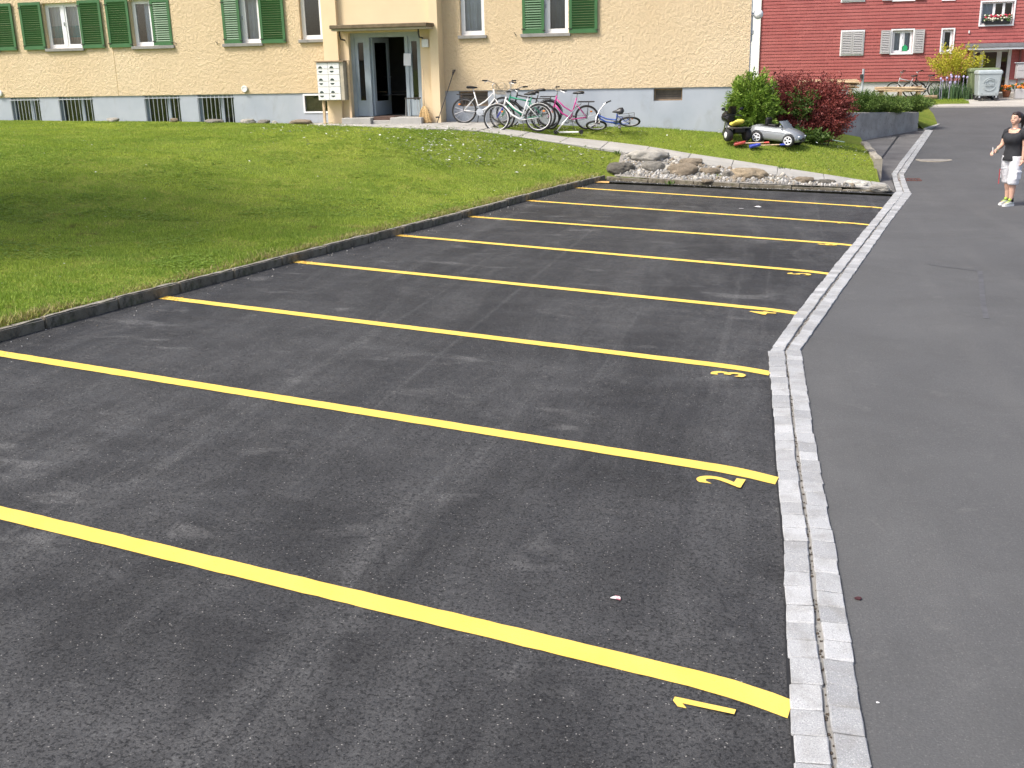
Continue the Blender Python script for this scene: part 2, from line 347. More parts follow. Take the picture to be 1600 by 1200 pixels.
# ================================================================== GROUND
KERB = [(-9.4, -6), (-7.72, 4), (-7.0, 8.02), (-6.88, 9.0), (-6.64, 10.18), (-6.22, 12.64), (-5.75, 15.0), (-5.3, 17.34), (-4.89, 19.8), (-4.44, 22.24), (-4.05, 24.25)]
REAR = [(-4.05, 24.25), (-2.5, 24.03), (-.9, 23.95), (.92, 24.12), (2.2, 24.33)]
PATHC = [(-7.5, 26.3, 1.18), (-3.9, 25.95, .73), (-1.36, 25.5, .40), (.85, 25.0, .14), (2.12, 24.82, -.03)]
def xk(Y): return poly_at(KERB, Y)
def yrear(X):
    q = [(b, a) for a, b in REAR]; return poly_at(q, X)
def pathc(X):
    for i in range(len(PATHC)-1):
        if X <= PATHC[i+1][0] or i == len(PATHC)-2:
            a, b = PATHC[i], PATHC[i+1]; u = (X-a[0])/(b[0]-a[0]); return lerp(a[1], b[1], u), lerp(a[2], b[2], u)
PW = .62
CP = []
for i in range(31): Y = -6+i; CP.append((xk(min(Y, 24.2)), Y, zlot(xk(min(Y, 24.2)), Y)+.10) if Y < 24.3 else (0, 0, None))
CP = [c for c in CP if c[2] is not None]
for X, Y in REAR: CP.append((X, Y+.1, zlot(X, Y)+.09))
for X, z in ((-34, 1.55), (-28, 1.5), (-23.1, 1.44), (-19.8, 1.39), (-16.65, 1.35), (-13.1, 1.27), (-11, 1.26), (-9.15, 1.27), (-7.8, 1.25), (-6.3, 1.22), (-3.8, 1.12), (-2.8, 1.06), (-1.67, .97), (-1.0, .88)): CP.append((X, 28.0, z))
for X in (-7.5, -6.2, -5, -3.9, -2.6, -1.4, -.3, .85, 2.1):
    y, z = pathc(X)
    for s in (-.55, .55): CP.append((X, y+s, z))
CP += [(-9, 25.2, 1.24), (-8, 25.0, 1.2), (-11, 26.4, 1.26), (-13, 27, 1.27),
       (-7.3, 23.2, .86), (-9, 22, .93), (-10.5, 19.5, .95), (-8.4, 18.2, .62), (-11.5, 16, .86), (-13, 12, .82), (-9.5, 12.5, .55), (-11, 8, .62), (-12, 4, .6),
       (-13.5, 22, 1.22), (-15.5, 19, 1.27), (-17.5, 15, 1.25), (-18, 10, 1.15), (-18, 4, 1.05), (-20, 22, 1.42), (-23, 15, 1.45), (-24, 8, 1.4), (-25, 2, 1.35), (-16, 25, 1.33), (-22, 26, 1.43), (-32, 20, 1.6), (-33, 8, 1.55), (-32, -4, 1.5), (-20, -4, 1.1), (-13, -5, .75),
       (-.1, 27.3, .69), (.4, 27.2, .62), (.3, 28.0, .70), (1.3, 27.4, .42), (1.9, 27.0, .24), (1.9, 29, .36), (.0, 26.5, .46), (-1.4, 26.9, .80), (-3.8, 27, .98), (1.9, 32, .36), (0, 30, .72), (0, 33, .8), (1.0, 31, .55), (-1, 30, .85)]
CP = np.array(CP, float)
def tps(r2): return np.where(r2 > 1e-12, .5*r2*np.log(np.maximum(r2, 1e-12)), 0)
def fit(cp, lam=.15):
    n = len(cp); d = cp[:, None, :2]-cp[None, :, :2]; K = tps((d**2).sum(2))+lam*np.eye(n)
    P = np.c_[np.ones(n), cp[:, :2]]; A = np.block([[K, P], [P.T, np.zeros((3, 3))]])
    return np.linalg.solve(A, np.r_[cp[:, 2], 0, 0, 0])
WT = fit(CP)
GX0, GX1, GY0, GY1, GS = -35.0, 3.0, -7.0, 34.5, .25
gx = np.arange(GX0, GX1+GS, GS); gy = np.arange(GY0, GY1+GS, GS)
gxx, gyy = np.meshgrid(gx, gy, indexing='ij')
q = np.c_[gxx.ravel(), gyy.ravel()]
GZ = np.zeros(len(q))
for i in range(0, len(q), 4000):
    qq = q[i:i+4000]; GZ[i:i+4000] = tps(((qq[:, None, :]-CP[None, :, :2])**2).sum(2)) @ WT[:-3] + WT[-3] + qq @ WT[-2:]
GZ = GZ.reshape(gxx.shape)
def Tv(X, Y):                               # terrain height, vectorised bilinear
    u = np.clip((np.asarray(X)-GX0)/GS, 0, GZ.shape[0]-1.001); v = np.clip((np.asarray(Y)-GY0)/GS, 0, GZ.shape[1]-1.001)
    i = u.astype(int); j = v.astype(int); a = u-i; b = v-j
    return GZ[i, j]*(1-a)*(1-b)+GZ[i+1, j]*a*(1-b)+GZ[i, j+1]*(1-a)*b+GZ[i+1, j+1]*a*b
def T(X, Y): return float(Tv(np.array([X]), np.array([Y]))[0])
def lowx(Y): return 2.02
# --- lawn sheet (both lawns), two patches in one mesh
def patch(mb, ys, xa, xb, nx, fz):
    n0 = len(mb.v); rows = []
    for Y in ys:
        a, b = xa(Y), xb(Y)
        rows.append([(lerp(a, b, i/nx), Y, fz(lerp(a, b, i/nx), Y)) for i in range(nx+1)])
    vs = [p for r in rows for p in r]; fs = []
    for i in range(len(ys)-1):
        for j in range(nx): a = i*(nx+1)+j; fs.append((a, a+1, a+nx+2, a+nx+1))
    mb.add(vs, fs)
mb = MB()
patch(mb, [-6+.4*i for i in range(76)]+[24.2, 24.36], lambda Y: -34.5, lambda Y: xk(min(Y, 24.25))-.04, 90, T)
patch(mb, [24.36+.24*i for i in range(15)]+[28.0], lambda Y: -34.5, lambda Y: 2.0, 130, lambda X, Y: T(X, Y) if Y > yrear(X)+.05 or X < -4 else zlot(X, Y)-.2)
patch(mb, [28.0+.4*i for i in range(16)], lambda Y: -.98, lambda Y: 2.0, 14, T)
lawn = mb.build('lawn', M['lawn'], smooth=True); tag(lawn, 'sloping green lawn in front of the yellow house', kind='structure')
# --- base ground reaching the horizon
mb = MB(); mb.add([(-900, -900, -2.5), (900, -900, -2.5), (900, 900, -2.5), (-900, 900, -2.5)], [(0, 1, 2, 3)])
tag(mb.build('ground', M['lawn']), 'flat ground sheet running out to the horizon', kind='structure')
# --- gutter centre lines (left edge, right edge)
GL = [(.16, -4), (.155, 2.4), (.14, 3.61), (.08, 5.64), (.0, 7.51), (-.09, 9.85), (.11, 11.3), (.57, 14.18), (2.26, 24.35)]
GR = [(.46, -4), (.45, 2.4), (.42, 3.68), (.35, 5.72), (.27, 7.6), (.19, 10.0), (.42, 11.4), (.86, 14.2), (2.52, 24.1)]
def zgut(X, Y): return zlot(X, Y) if Y < 22 else (zlot(X, Y)*(28-Y)/6+zroad(Y)*(Y-22)/6 if Y < 28 else zroad(Y))
# --- parking lot sheet
mb = MB()
ys = [-6+.5*i for i in range(61)]
patch(mb, [y for y in ys if y < 24], lambda Y: xk(Y)-.03, lambda Y: poly_at(GL, Y)+.02, 12, zlot)
patch(mb, [23.9, 24.12, 24.36, 24.48], lambda Y: -4.1, lambda Y: poly_at(GL, Y)+.02 if Y < 24.4 else 2.26, 12, lambda X, Y: zlot(X, Y)-.002*(Y-23.9))
lot = tag(mb.build('parking_lot', M['lot']), 'dark asphalt parking lot with yellow bay lines', kind='structure')
# --- road sheet
def zr2(X, Y):
    g = poly_at(GR, min(Y, 24.1)); return zlot(g, Y) if Y < 14 else lerp(zlot(g, Y), zroad(Y), min(1, (Y-14)/10)) if Y < 24 else zroad(Y)
GR2 = GR+[(2.78, 28.2), (4.5, 38.2), (4.9, 40), (5.2, 44), (5.3, 47.0)]
mb = MB(); patch(mb, [-6+.5*i for i in range(106)]+[47.0], lambda Y: poly_at(GR2, Y)-.02, lambda Y: 30, 30, zr2)
road = tag(mb.build('road', M['road'], smooth=True), 'worn grey asphalt road beside the gutter', kind='structure')
# --- driveway beyond the lot corner, between the low wall and the gutter
GL2 = [(2.26, 24.35), (2.45, 28.1), (4.3, 38.3)]
DR = [(1.9, 24.5), (1.95, 28), (1.9, 32), (1.3, 34.4), (3.9, 38.5)]
M['drive'] = simple('driveway_asphalt', (.125, .12, .115, 1), .85, .3, 1.5, .004, 70)
mb = MB(); patch(mb, [24.5+.35*i for i in range(40)], lambda Y: poly_at(DR, Y)-.05, lambda Y: max(poly_at(GL2, Y)+.03, poly_at(DR, Y)), 6, lambda X, Y: zgut(X, Y)-.004)
tag(mb.build('driveway', M['drive'], smooth=True), 'short asphalt driveway between low wall and gutter', kind='structure')
mb = MB()
for px0, px1, wd in (((1404, 212), (1376, 250), .05), ((1376, 250), (1368, 262), .04)):
    a = march(*px0, lambda X, Y: zgut(X, Y)); b = march(*px1, lambda X, Y: zgut(X, Y)); d = (b-a).normalized(); s = Vector((-d.y, d.x, 0))*wd*.5
    for i in range(6):
        p, r = a.lerp(b, i/6), a.lerp(b, (i+1)/6); mb.add([p-s+Vector((0, 0, .004)), p+s+Vector((0, 0, .004)), r+s+Vector((0, 0, .004)), r-s+Vector((0, 0, .004))], [(0, 1, 2, 3)])
mb.build('tar_and_shadow_strip', simple('tar', (.02, .02, .02, 1), .5), bpy.data.objects['driveway'])
# ================================================================== GRANITE GUTTER
gut = thing('granite_gutter', 'two rows of pale granite setts forming a gutter beside the parking lot', 'gutter', (0, 0, 0))
def sett_mesh(k):
    r = random.Random(50+k); bm = bmesh.new(); bmesh.ops.create_cube(bm, size=1)
    bmesh.ops.subdivide_edges(bm, edges=bm.edges, cuts=1)
    bmesh.ops.bevel(bm, geom=[e for e in bm.edges if len(e.link_faces) == 2 and e.calc_face_angle() > .5], offset=.035, segments=1, affect='EDGES')
    for v in bm.verts:
        v.co += Vector((r.uniform(-.016, .016), r.uniform(-.012, .012), r.uniform(-.02, .02)))
    me = bpy.data.meshes.new('sett'); bm.to_mesh(me); bm.free(); me.materials.append(M['granite']); return me
SM = [sett_mesh(k) for k in range(8)]
def gut_pts(e, row):                        # polyline of a row centre
    pass
segs = [((.14, .42), 2.0), ]
CL = [((.155, 2.2), (.45, 2.2)), ((.14, 3.61), (.42, 3.68)), ((.08, 5.64), (.35, 5.72)), ((.0, 7.51), (.27, 7.58)), ((-.09, 9.85), (.19, 10.0)), ((.11, 11.3), (.42, 11.4)), ((.57, 14.18), (.88, 14.2)), ((1.42, 19.3), (1.70, 19.2)), ((2.26, 24.35), (2.52, 24.05)), ((2.45, 28.1), (2.76, 28.2)), ((4.33, 38.4), (4.5, 38.15))]
def row_path(f0, f1):
    pts = []
    for a, b in CL: pts.append((Vector((lerp(a[0], b[0], f0), lerp(a[1], b[1], f0), 0)), Vector((lerp(a[0], b[0], f1), lerp(a[1], b[1], f1), 0))))
    return pts
far = []
nset = 0
for row, (f0, f1, lift, tilt) in enumerate(((0.0, .475, .022, -.05), (.545, 1.0, .020, .045))):
    pts = row_path(f0, f1); carry = 0
    for i in range(len(pts)-1):
        a = (pts[i][0]+pts[i][1])/2; b = (pts[i+1][0]+pts[i+1][1])/2; L = (b-a).length; d = (b-a)/L; ang = math.atan2(d.y, d.x)-PI/2
        wa = (pts[i][1]-pts[i][0]).length; wb = (pts[i+1][1]-pts[i+1][0]).length; s = 0
        n = max(1, round(L/.185)); wts = [rnd.uniform(.8, 1.2) for _ in range(n)]; sm = sum(wts)
        for k in range(n):
            ln = L*wts[k]/sm; c = a+d*(s+ln/2); u = (s+ln/2)/L; s += ln
            wd = lerp(wa, wb, u)*abs((pts[i][1]-pts[i][0]).normalized().cross(d).z)
            z = zgut(c.x, c.y)+lift+rnd.uniform(-.0025, .0025)
            rot = (rnd.gauss(0, .006), tilt+rnd.gauss(0, .008), ang+rnd.gauss(0, .012)); sc = (max(wd, .1)*rnd.uniform(.97, 1.03), ln-.006, .12)
            c.x += rnd.uniform(-.005, .005)
            if c.y < 29.5: link('sett', SM[rnd.randrange(8)], gut, (c.x, c.y, z-.06), rot, sc); nset += 1
            else: far.append((c.x, c.y, z-.06, rot, sc))
mb = MB()
for x, y, z, rot, sc in far:
    Mx = Matrix.Translation((x, y, z)) @ Euler(rot).to_matrix().to_4x4(); mb.cbox((0, 0, 0), (sc[0], sc[1], sc[2]), Mx)
tag(mb.build('sett_row', M['granite'], gut), kind='stuff')
mb = MB(); rows = []; CLd = []
for (a0, b0), (a1, b1) in zip(CL, CL[1:]):
    n = max(1, int((a1[1]-a0[1])/.5))
    for k in range(n): CLd.append((tuple(lerp(a0[i], a1[i], k/n) for i in (0, 1)), tuple(lerp(b0[i], b1[i], k/n) for i in (0, 1))))
CLd.append(CL[-1])
for a, b in CLd:
    for f in (.05, .95): X, Y = lerp(a[0], b[0], f), lerp(a[1], b[1], f); rows.append((X, Y, zgut(X, Y)+.005))
mb.add(rows, [(2*i, 2*i+1, 2*i+3, 2*i+2) for i in range(len(CLd)-1)]); mb.build('mortar_bed', M['mortar'], gut)
mb = MB(); rows = []                        # dark strip painting shadow and dirt along the lot side
for a, b in CLd:
    for f in (-.045, .02): X, Y = lerp(a[0], b[0], f), lerp(a[1], b[1], f); rows.append((X+.006*math.sin(Y*9), Y, zgut(X, Y)+.0035))
mb.add(rows, [(2*i, 2*i+1, 2*i+3, 2*i+2) for i in range(len(CLd)-22)]); mb.build('shadow_dirt_edge', simple('shadow_dirt_black', (.012, .012, .0125, 1), .7, .4, 20), gut)
# small dirt and dry debris in the joint
mb = MB(); r = random.Random(3)
for k in range(500):
    i = r.randrange(len(CL)-3); u = r.random(); a0, b0 = CL[i]; a1, b1 = CL[i+1]
    f = r.gauss(.51, .03); X = lerp(lerp(a0[0], b0[0], f), lerp(a1[0], b1[0], f), u); Y = lerp(lerp(a0[1], b0[1], f), lerp(a1[1], b1[1], f), u); s = r.uniform(.003, .009)
    mb.ell((X, Y, zgut(X, Y)+.008), (s, s*1.3, s*.6), 5, 3)
tag(mb.build('joint_debris', simple('dry_debris', (.07, .055, .04, 1), .9, .5, 30), gut), kind='stuff')
# ================================================================== KERBS
def kerb_mesh(k, w=.09, h=.32):
    r = random.Random(80+k); bm = bmesh.new(); bmesh.ops.create_cube(bm, size=1)
    bmesh.ops.scale(bm, vec=(w, 1, h), verts=bm.verts); 
    bmesh.ops.subdivide_edges(bm, edges=[e for e in bm.edges if abs((e.verts[0].co-e.verts[1].co).y) > .5], cuts=7)
    bmesh.ops.bevel(bm, geom=[e for e in bm.edges if len(e.link_faces) == 2 and e.calc_face_angle() > .5], offset=.012, segments=2, affect='EDGES')
    for v in bm.verts: v.co += Vector((r.gauss(0, .0025), 0, r.gauss(0, .002) if v.co.z > 0 else 0))
    me = bpy.data.meshes.new('kerb_stone'); bm.to_mesh(me); bm.free(); me.materials.append(M['kerb']); return me
KM = [kerb_mesh(k) for k in range(6)]
def lay_kerb(pts, parent, hgt, ln=1.0, side=-1):
    # walk along the polyline
    acc = [0]
    for i in range(len(pts)-1): acc.append(acc[-1]+math.dist(pts[i], pts[i+1]))
    def at(s):
        for i in range(len(pts)-1):
            if s <= acc[i+1] or i == len(pts)-2:
                u = (s-acc[i])/(acc[i+1]-acc[i]); return Vector((lerp(pts[i][0], pts[i+1][0], u), lerp(pts[i][1], pts[i+1][1], u), 0))
    s = 0; Lt = acc[-1]
    while s < Lt-.3:
        l = ln*rnd.uniform(.92, 1.06); e = min(s+l, Lt); a, b = at(s), at(e); d = (b-a).normalized(); c = (a+b)/2; ang = math.atan2(d.y, d.x)-PI/2
        nrm = Vector((-d.y, d.x, 0))*(.045*(-side))
        c = c+nrm; hh = hgt(c.x); z = zlot(c.x, c.y)+hh-.16+rnd.uniform(-.008, .008)
        pit = math.atan2(zlot(b.x, b.y)-zlot(a.x, a.y), (b-a).length)
        link('kerb_stone', KM[rnd.randrange(6)], parent, (c.x, c.y, z), (pit+rnd.gauss(0, .006), rnd.gauss(0, .03), ang+rnd.gauss(0, .006)), (1, e-s-.008, 1)); s = e
k1 = thing('lawn_kerb', 'dark weathered concrete kerb between left lawn and parking lot', 'kerb', (0, 0, 0)); lay_kerb(KERB, k1, lambda X: .115)
k2 = thing('gravel_kerb', 'low mossy kerb along the gravel bed at rear of parking lot', 'kerb', (0, 0, 0)); lay_kerb(REAR, k2, lambda X: .085 if X < -1 else lerp(.085, .03, min(1, (X+1)/3)), 1.05)
# ================================================================== BAY LINES AND NUMBERS
LD = Vector((-0.98800, 0.15044, 0)).normalized(); LN = Vector((-LD.y, LD.x, 0)); LN = LN if LN.y > 0 else -LN
ENDS = [((1238, 1098), None), ((1215, 747), None), ((1202, 581), (253, 465)), ((1246, 488.5), (460, 409)), ((1296, 427), (611, 367)), ((1333, 383), (726, 338)), ((1359, 351), (816, 313)), ((1382, 325), (891, 293))]
def line_poly(a, b, wd, hook, zoff, seed):
    r = random.Random(seed); n = 90; vs = []; fs = []
    for i in range(n+1):
        u = i/n; p = a.lerp(b, u); dist = (1-u)*(b-a).length
        if hook: p = p-LN*(.06*max(0, 1-dist/.45)**2)
        for s in (-1, 1):
            q = p+LN*(s*wd/2+r.uniform(-.003, .003)); vs.append((q.x, q.y, zlot(q.x, q.y)+zoff))
        if i: fs.append((2*i-2, 2*i, 2*i+1, 2*i-1))
    return vs, fs
LINES = []
for i, (e, s) in enumerate(ENDS):
    b = lotpt(*e); 
    if i < 2:
        p0 = lotpt(*((0, 802), (0, 553))[i]); d = (p0-b); d.z = 0; d.normalize(); a = p0.copy()
        while a.x > xk(a.y)+.005: a += d*.01
    else:
        a = lotpt(*s); d = (a-b).normalized()
        while a.x > xk(a.y)+.005: a += d*.01
        while a.x < xk(a.y)-.005: a -= d*.01
    while b.x < poly_at(GL, b.y)-.002: b -= d*.005
    while b.x > poly_at(GL, b.y)+.004: b += d*.005
    a.z = b.z = 0; LINES.append((a, b)); mb = MB(); vs, fs = line_poly(a, b, .14, True, .005, i); mb.add(vs, fs); mb.build('painted_line', M['yellow'], lot)
    mb = MB(); r = random.Random(900+i)                                   # thin overspray where the line meets the kerb
    for k in range(60):
        p = a-d*abs(r.gauss(0, .16))+LN*r.gauss(0, .05); s = r.uniform(.004, .014)
        mb.add([(p.x+s*math.cos(t), p.y+s*math.sin(t), zlot(p.x, p.y)+.0075) for t in (0, 1.3, 2.6, 3.9, 5.2)], [(0, 1, 2, 3, 4)])
    tag(mb.build('paint_spatter', M['orange'], lot), kind='stuff')
def digit(ch, size):
    cu = bpy.data.curves.new('digit', 'FONT'); cu.body = ch; cu.size = size; cu.offset = .008*size/.3; cu.resolution_u = 6; cu.align_x = 'CENTER'
    o = bpy.data.objects.new('tmp', cu); COL.objects.link(o); dg = bpy.context.evaluated_depsgraph_get(); dg.update()
    me = bpy.data.meshes.new_from_object(o.evaluated_get(dg)); bpy.data.objects.remove(o); return me
NUMPX = [(1100, 1104), (1125, 752), (1138, 585), (1190, 489.5), (1249, 428.5), (1292, 382.5), (1323, 349), (1350, 323.5), (1375, 299.5)]
for i in range(9):
    c = lotpt(*NUMPX[i]); 
    if i == 0:  # hand-cut stencil one: stroke and flag
        me = bpy.data.meshes.new('digit'); me.from_pydata([(-.018, -.13, 0), (.02, -.13, 0), (.02, .13, 0), (-.012, .13, 0), (-.05, .10, 0), (-.05, .062, 0), (-.018, .088, 0)], [], [(0, 1, 2, 3, 6), (3, 4, 5, 6)])
        me.materials.append(M['yellow']); hgt = 0
    else:
        me = digit('123456789'[i], .40 if i < 8 else .3); me.materials.clear(); me.materials.append(M['yellow'])
        co = np.array([v.co for v in me.vertices]); mid = (co.max(0)+co.min(0))/2
        for v in me.vertices: v.co.x = (v.co.x-mid[0])*.85; v.co.y -= mid[1]; v.co.z = 0
    # upright direction of the numeral points away from the gutter, along the bay line
    up_ = Vector((LD.x, LD.y, -.0349)).normalized(); zz = Vector((.0366, .0081, 1)).normalized(); xx = up_.cross(zz).normalized()
    o = link('painted_number', me, lot); mt = Matrix((xx, up_, zz)).transposed().to_4x4(); mt.translation = (c.x, c.y, zlot(c.x, c.y)+.006); o.matrix_world = mt
# ================================================================== ROAD FITTINGS AND SMALL LITTER
mh = march(1459, 250, lambda X, Y: zr2(X, Y)); mt_ = thing('manhole_cover', 'round pale manhole cover set in the road beyond the drain', 'manhole', (mh.x, mh.y, mh.z))
mb = MB(); mb.lathe([(.46, -.05), (.46, .006), (.37, .009), (.37, -.05)], 32); mb.build('ring', simple('manhole_ring', (.30, .27, .22, 1), .8, .2), mt_)
mb = MB(); mb.lathe([(.36, -.05), (.36, .004), (.30, .008), (.02, .008)], 32); mb.build('lid', simple('manhole_lid', (.24, .225, .20, 1), .7, .2, 8, .01, 30), mt_)
dg_ = march(1418, 281, lambda X, Y: zr2(X, Y)); dr = thing('drain_grate', 'rusty slotted drain grate beside the gutter bend', 'drain', (dg_.x, dg_.y, dg_.z))
rust = simple('rusty_iron', (.11, .05, .04, 1), .85, .3, 12)
mb = MB(); mb.box(-.28, .28, -.22, .22, -.03, .003); mb.build('pit', M['black'], dr)
mb = MB(); mb.box(-.30, .30, -.26, -.21, -.02, .012); mb.box(-.30, .30, .21, .26, -.02, .012); mb.box(-.30, -.26, -.21, .21, -.02, .012); mb.box(.26, .30, -.21, .21, -.02, .012); mb.build('frame', rust, dr)
for k in range(7): mb = MB(); mb.box(-.235+k*.075, -.205+k*.075, -.21, .21, -.02, .010); mb.build('bar', rust, dr)
def scrap(name, label, cat, px, size, mat, fn, seed):
    c = march(*px, fn); r = random.Random(seed); n = 7; mb = MB()
    top = [(size*math.cos(2*PI*i/n)*r.uniform(.5, 1.1), size*.8*math.sin(2*PI*i/n)*r.uniform(.5, 1.1), .006+r.uniform(0, size*.25)) for i in range(n)]
    mb.loft([[(p[0], p[1], p[2]-.003) for p in top], top]); o = mb.build(name, mat); o.location = c; tag(o, label, cat)
paper = simple('scrap_paper', (.72, .70, .70, 1), .7, .15, 30)
fl = lambda X, Y: zlot(X, Y)
t = NT('printed_scrap'); M['scrap'] = t.fin(t.mix(t.ramp(t.noise(40, 2), .5, .54), (.75, .72, .72, 1), (.55, .22, .25, 1)), .6)
scrap('paper_scrap', 'torn white and pink paper scrap on the asphalt above bay line one', 'litter', (963, 937), .035, M['scrap'], fl, 1)
scrap('paper_scrap', 'crumpled white paper scrap between the two farthest bay lines, right one', 'litter', (1183, 324), .075, paper, fl, 2)
scrap('paper_scrap', 'small white paper scrap left of the crumpled one in a far bay', 'litter', (1159, 327), .06, paper, fl, 3)
scrap('paper_scrap', 'white scrap lying on the upper left lawn slope', 'litter', (807, 270), .07, paper, lambda X, Y: T(X, Y)+.04, 4)
scrap('dead_leaf', 'dark red dead leaf on the road beside the gutter', 'leaf', (1340, 940), .022, simple('dead_leaf', (.05, .012, .014, 1), .6, .3, 30), zr2, 5)
scrap('pebble', 'single white pebble on the road right of gutter in foreground', 'pebble', (1371, 1104), .008, paper, zr2, 6)
scrap('pebble', 'white pebble at the foot of kerb near rear left corner', 'pebble', (967, 276.5), .06, paper, fl, 7)
c = lotpt(940, 285); mb = MB(); mb.bbox(-.17, .17, -.14, .14, 0, .012, .004); o = mb.build('cardboard_stencil', simple('painted_cardboard', (.62, .38, .13, 1), .8, .35, 9)); o.location = (c.x, c.y, c.z+.004); o.rotation_euler = (-.008, .036, .15); tag(o, 'yellow stained cardboard stencil lying at the rear left kerb corner', 'cardboard')
mb = MB()                                                                 # cast shadow lines painted on the road as dark strips
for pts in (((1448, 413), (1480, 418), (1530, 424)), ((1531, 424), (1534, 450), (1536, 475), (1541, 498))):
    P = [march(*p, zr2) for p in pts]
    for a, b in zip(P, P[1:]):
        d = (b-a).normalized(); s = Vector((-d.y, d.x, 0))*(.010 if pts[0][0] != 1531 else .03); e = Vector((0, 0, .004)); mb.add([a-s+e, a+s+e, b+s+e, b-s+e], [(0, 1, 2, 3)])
mb.build('tar_and_shadow_strip', simple('painted_shadow_line', (.082, .083, .088, 1), .85, .2, 8), road)
# ================================================================== PATH
mb = MB()
APR = [(-13.4, 27.62), (-11.0, 26.55), (-8.7, 25.35), (-7.45, 25.62)]
def apron_near(X):
    return poly_at([(y, x) for x, y in APR], X)
xs = [-13.4+.3*i for i in range(20)]+[-7.45]
vs = []
for X in xs:
    for k in range(7): Y = lerp(apron_near(X), 27.98, k/6); vs.append((X, Y, T(X, Y)+.018))
fs = [(7*i+k, 7*i+k+1, 7*i+8+k, 7*i+7+k)[::-1] for i in range(len(xs)-1) for k in range(6)]
mb.add(vs, fs)
xs = [-7.45+.24*i for i in range(41)]
vs = []
for X in xs:
    y, z = pathc(X)
    for k in (-1, 1): vs.append((X, y+k*PW, max(T(X, y+k*PW), z-.02)+.012))
mb.add(vs, [(2*i, 2*i+2, 2*i+3, 2*i+1) for i in range(len(xs)-1)])
path = tag(mb.build('path', M['mortar']), 'pale concrete slab path from the entrance down to the parking lot', kind='structure')
def slab(corners, th=.05):
    mb = MB(); c = sum((Vector(p) for p in corners), Vector())/4; lo = [c+(Vector(p)-c)*.99-Vector((0, 0, th)) for p in corners]; md = [c+(Vector(p)-c)*.99-Vector((0, 0, .006)) for p in corners]; hi = [c+(Vector(p)-c)*.975 for p in corners]
    mb.loft([lo, md, hi]); mb.build('paving_slab', M['paving'], path)
X = -7.44
while X < 2.0:
    x1 = min(X+1.02, 2.1); cs = []
    for xx, s in ((X, -1), (x1, -1), (x1, 1), (X, 1)):
        y, z = pathc(xx); cs.append((xx+rnd.uniform(-.004, .004), y+s*PW, max(T(xx, y+s*PW), z-.02)+.03+rnd.uniform(-.004, .004)))
    slab(cs); X = x1+.006
for i in range(9):
    xa, xb = -13.3+i*.65, -13.3+(i+1)*.65-.008
    for j in range(4):
        ya, yb = lerp(0, 1, j/4), lerp(0, 1, (j+1)/4)
        cs = []
        for xx, yy in ((xa, ya), (xb, ya), (xb, yb), (xa, yb)):
            Y = lerp(apron_near(xx), 27.97, yy); cs.append((xx, Y-(.004 if yy else 0), T(xx, Y)+.034))
        if abs(cs[0][1]-cs[3][1]) > .12: slab(cs)
# ================================================================== GRAVEL BED AND BOULDERS
def rock_mesh(name, mat, seed, sub=3, rough=.34, flat=.75):
    bm = bmesh.new(); bmesh.ops.create_icosphere(bm, subdivisions=sub, radius=1); off = Vector((seed*7.3, seed*3.1, seed*5.7))
    for v in bm.verts:
        d = v.co.normalized(); n1 = mnoise.noise(d*1.1+off); n2 = mnoise.noise(d*3.2+off); n3 = mnoise.noise(d*8+off)
        s = 1+rough*n1+rough*.45*n2+rough*.15*n3; v.co = d*s; 
        if v.co.z > flat: v.co.z = flat+(v.co.z-flat)*.3
    for f in bm.faces: f.smooth = True
    me = bpy.data.meshes.new(name); bm.to_mesh(me); bm.free(); me.materials.append(mat); return me
M['rk_grey'] = rockmat('grey_boulder', (.23, .215, .185, 1), (.35, .33, .29, 1), (.14, .13, .11, 1))
M['rk_brown'] = rockmat('brown_boulder', (.25, .205, .15, 1), (.36, .30, .22, 1), (.15, .12, .085, 1))
M['rk_pale'] = rockmat('pale_boulder', (.42, .40, .35, 1), (.56, .53, .47, 1), (.26, .25, .2, 1))
M['rk_dark'] = rockmat('dark_boulder', (.13, .12, .10, 1), (.21, .195, .165, 1), (.07, .065, .055, 1))
M['rk_white'] = rockmat('white_boulder', (.66, .63, .55, 1), (.78, .75, .68, 1), (.38, .34, .27, 1))
def bedz(X, Y):
    y, z = pathc(X); yr = yrear(X); u = min(max((Y-yr)/max(y-PW-yr, .1), 0), 1); return lerp(zlot(X, yr)+.06, z-.02, u)
mb = MB(); xs = [-3.85+.2*i for i in range(29)]; vs = []
for X in xs:
    y, z = pathc(X); yr = yrear(max(X, -4.05))+.05
    for k in range(6): Y = lerp(yr, y-PW+.02, k/5); vs.append((X, Y, bedz(X, Y)+.015))
mb.add(vs, [(6*i+k, 6*i+6+k, 6*i+7+k, 6*i+k+1) for i in range(len(xs)-1) for k in range(5)])
tag(mb.build('gravel_bed', simple('grit', (.24, .225, .20, 1), .95, .4, 25, .02, 40), smooth=True), 'grit bed between rear kerb and path', kind='structure')
r = random.Random(11); pv = []; 
base = [rock_mesh('pb', M['rk_grey'], 30+k, 1, .3) for k in range(6)]
bv = [np.array([v.co for v in b.vertices]) for b in base]; bf = [np.array([p.vertices for p in b.polygons]) for b in base]
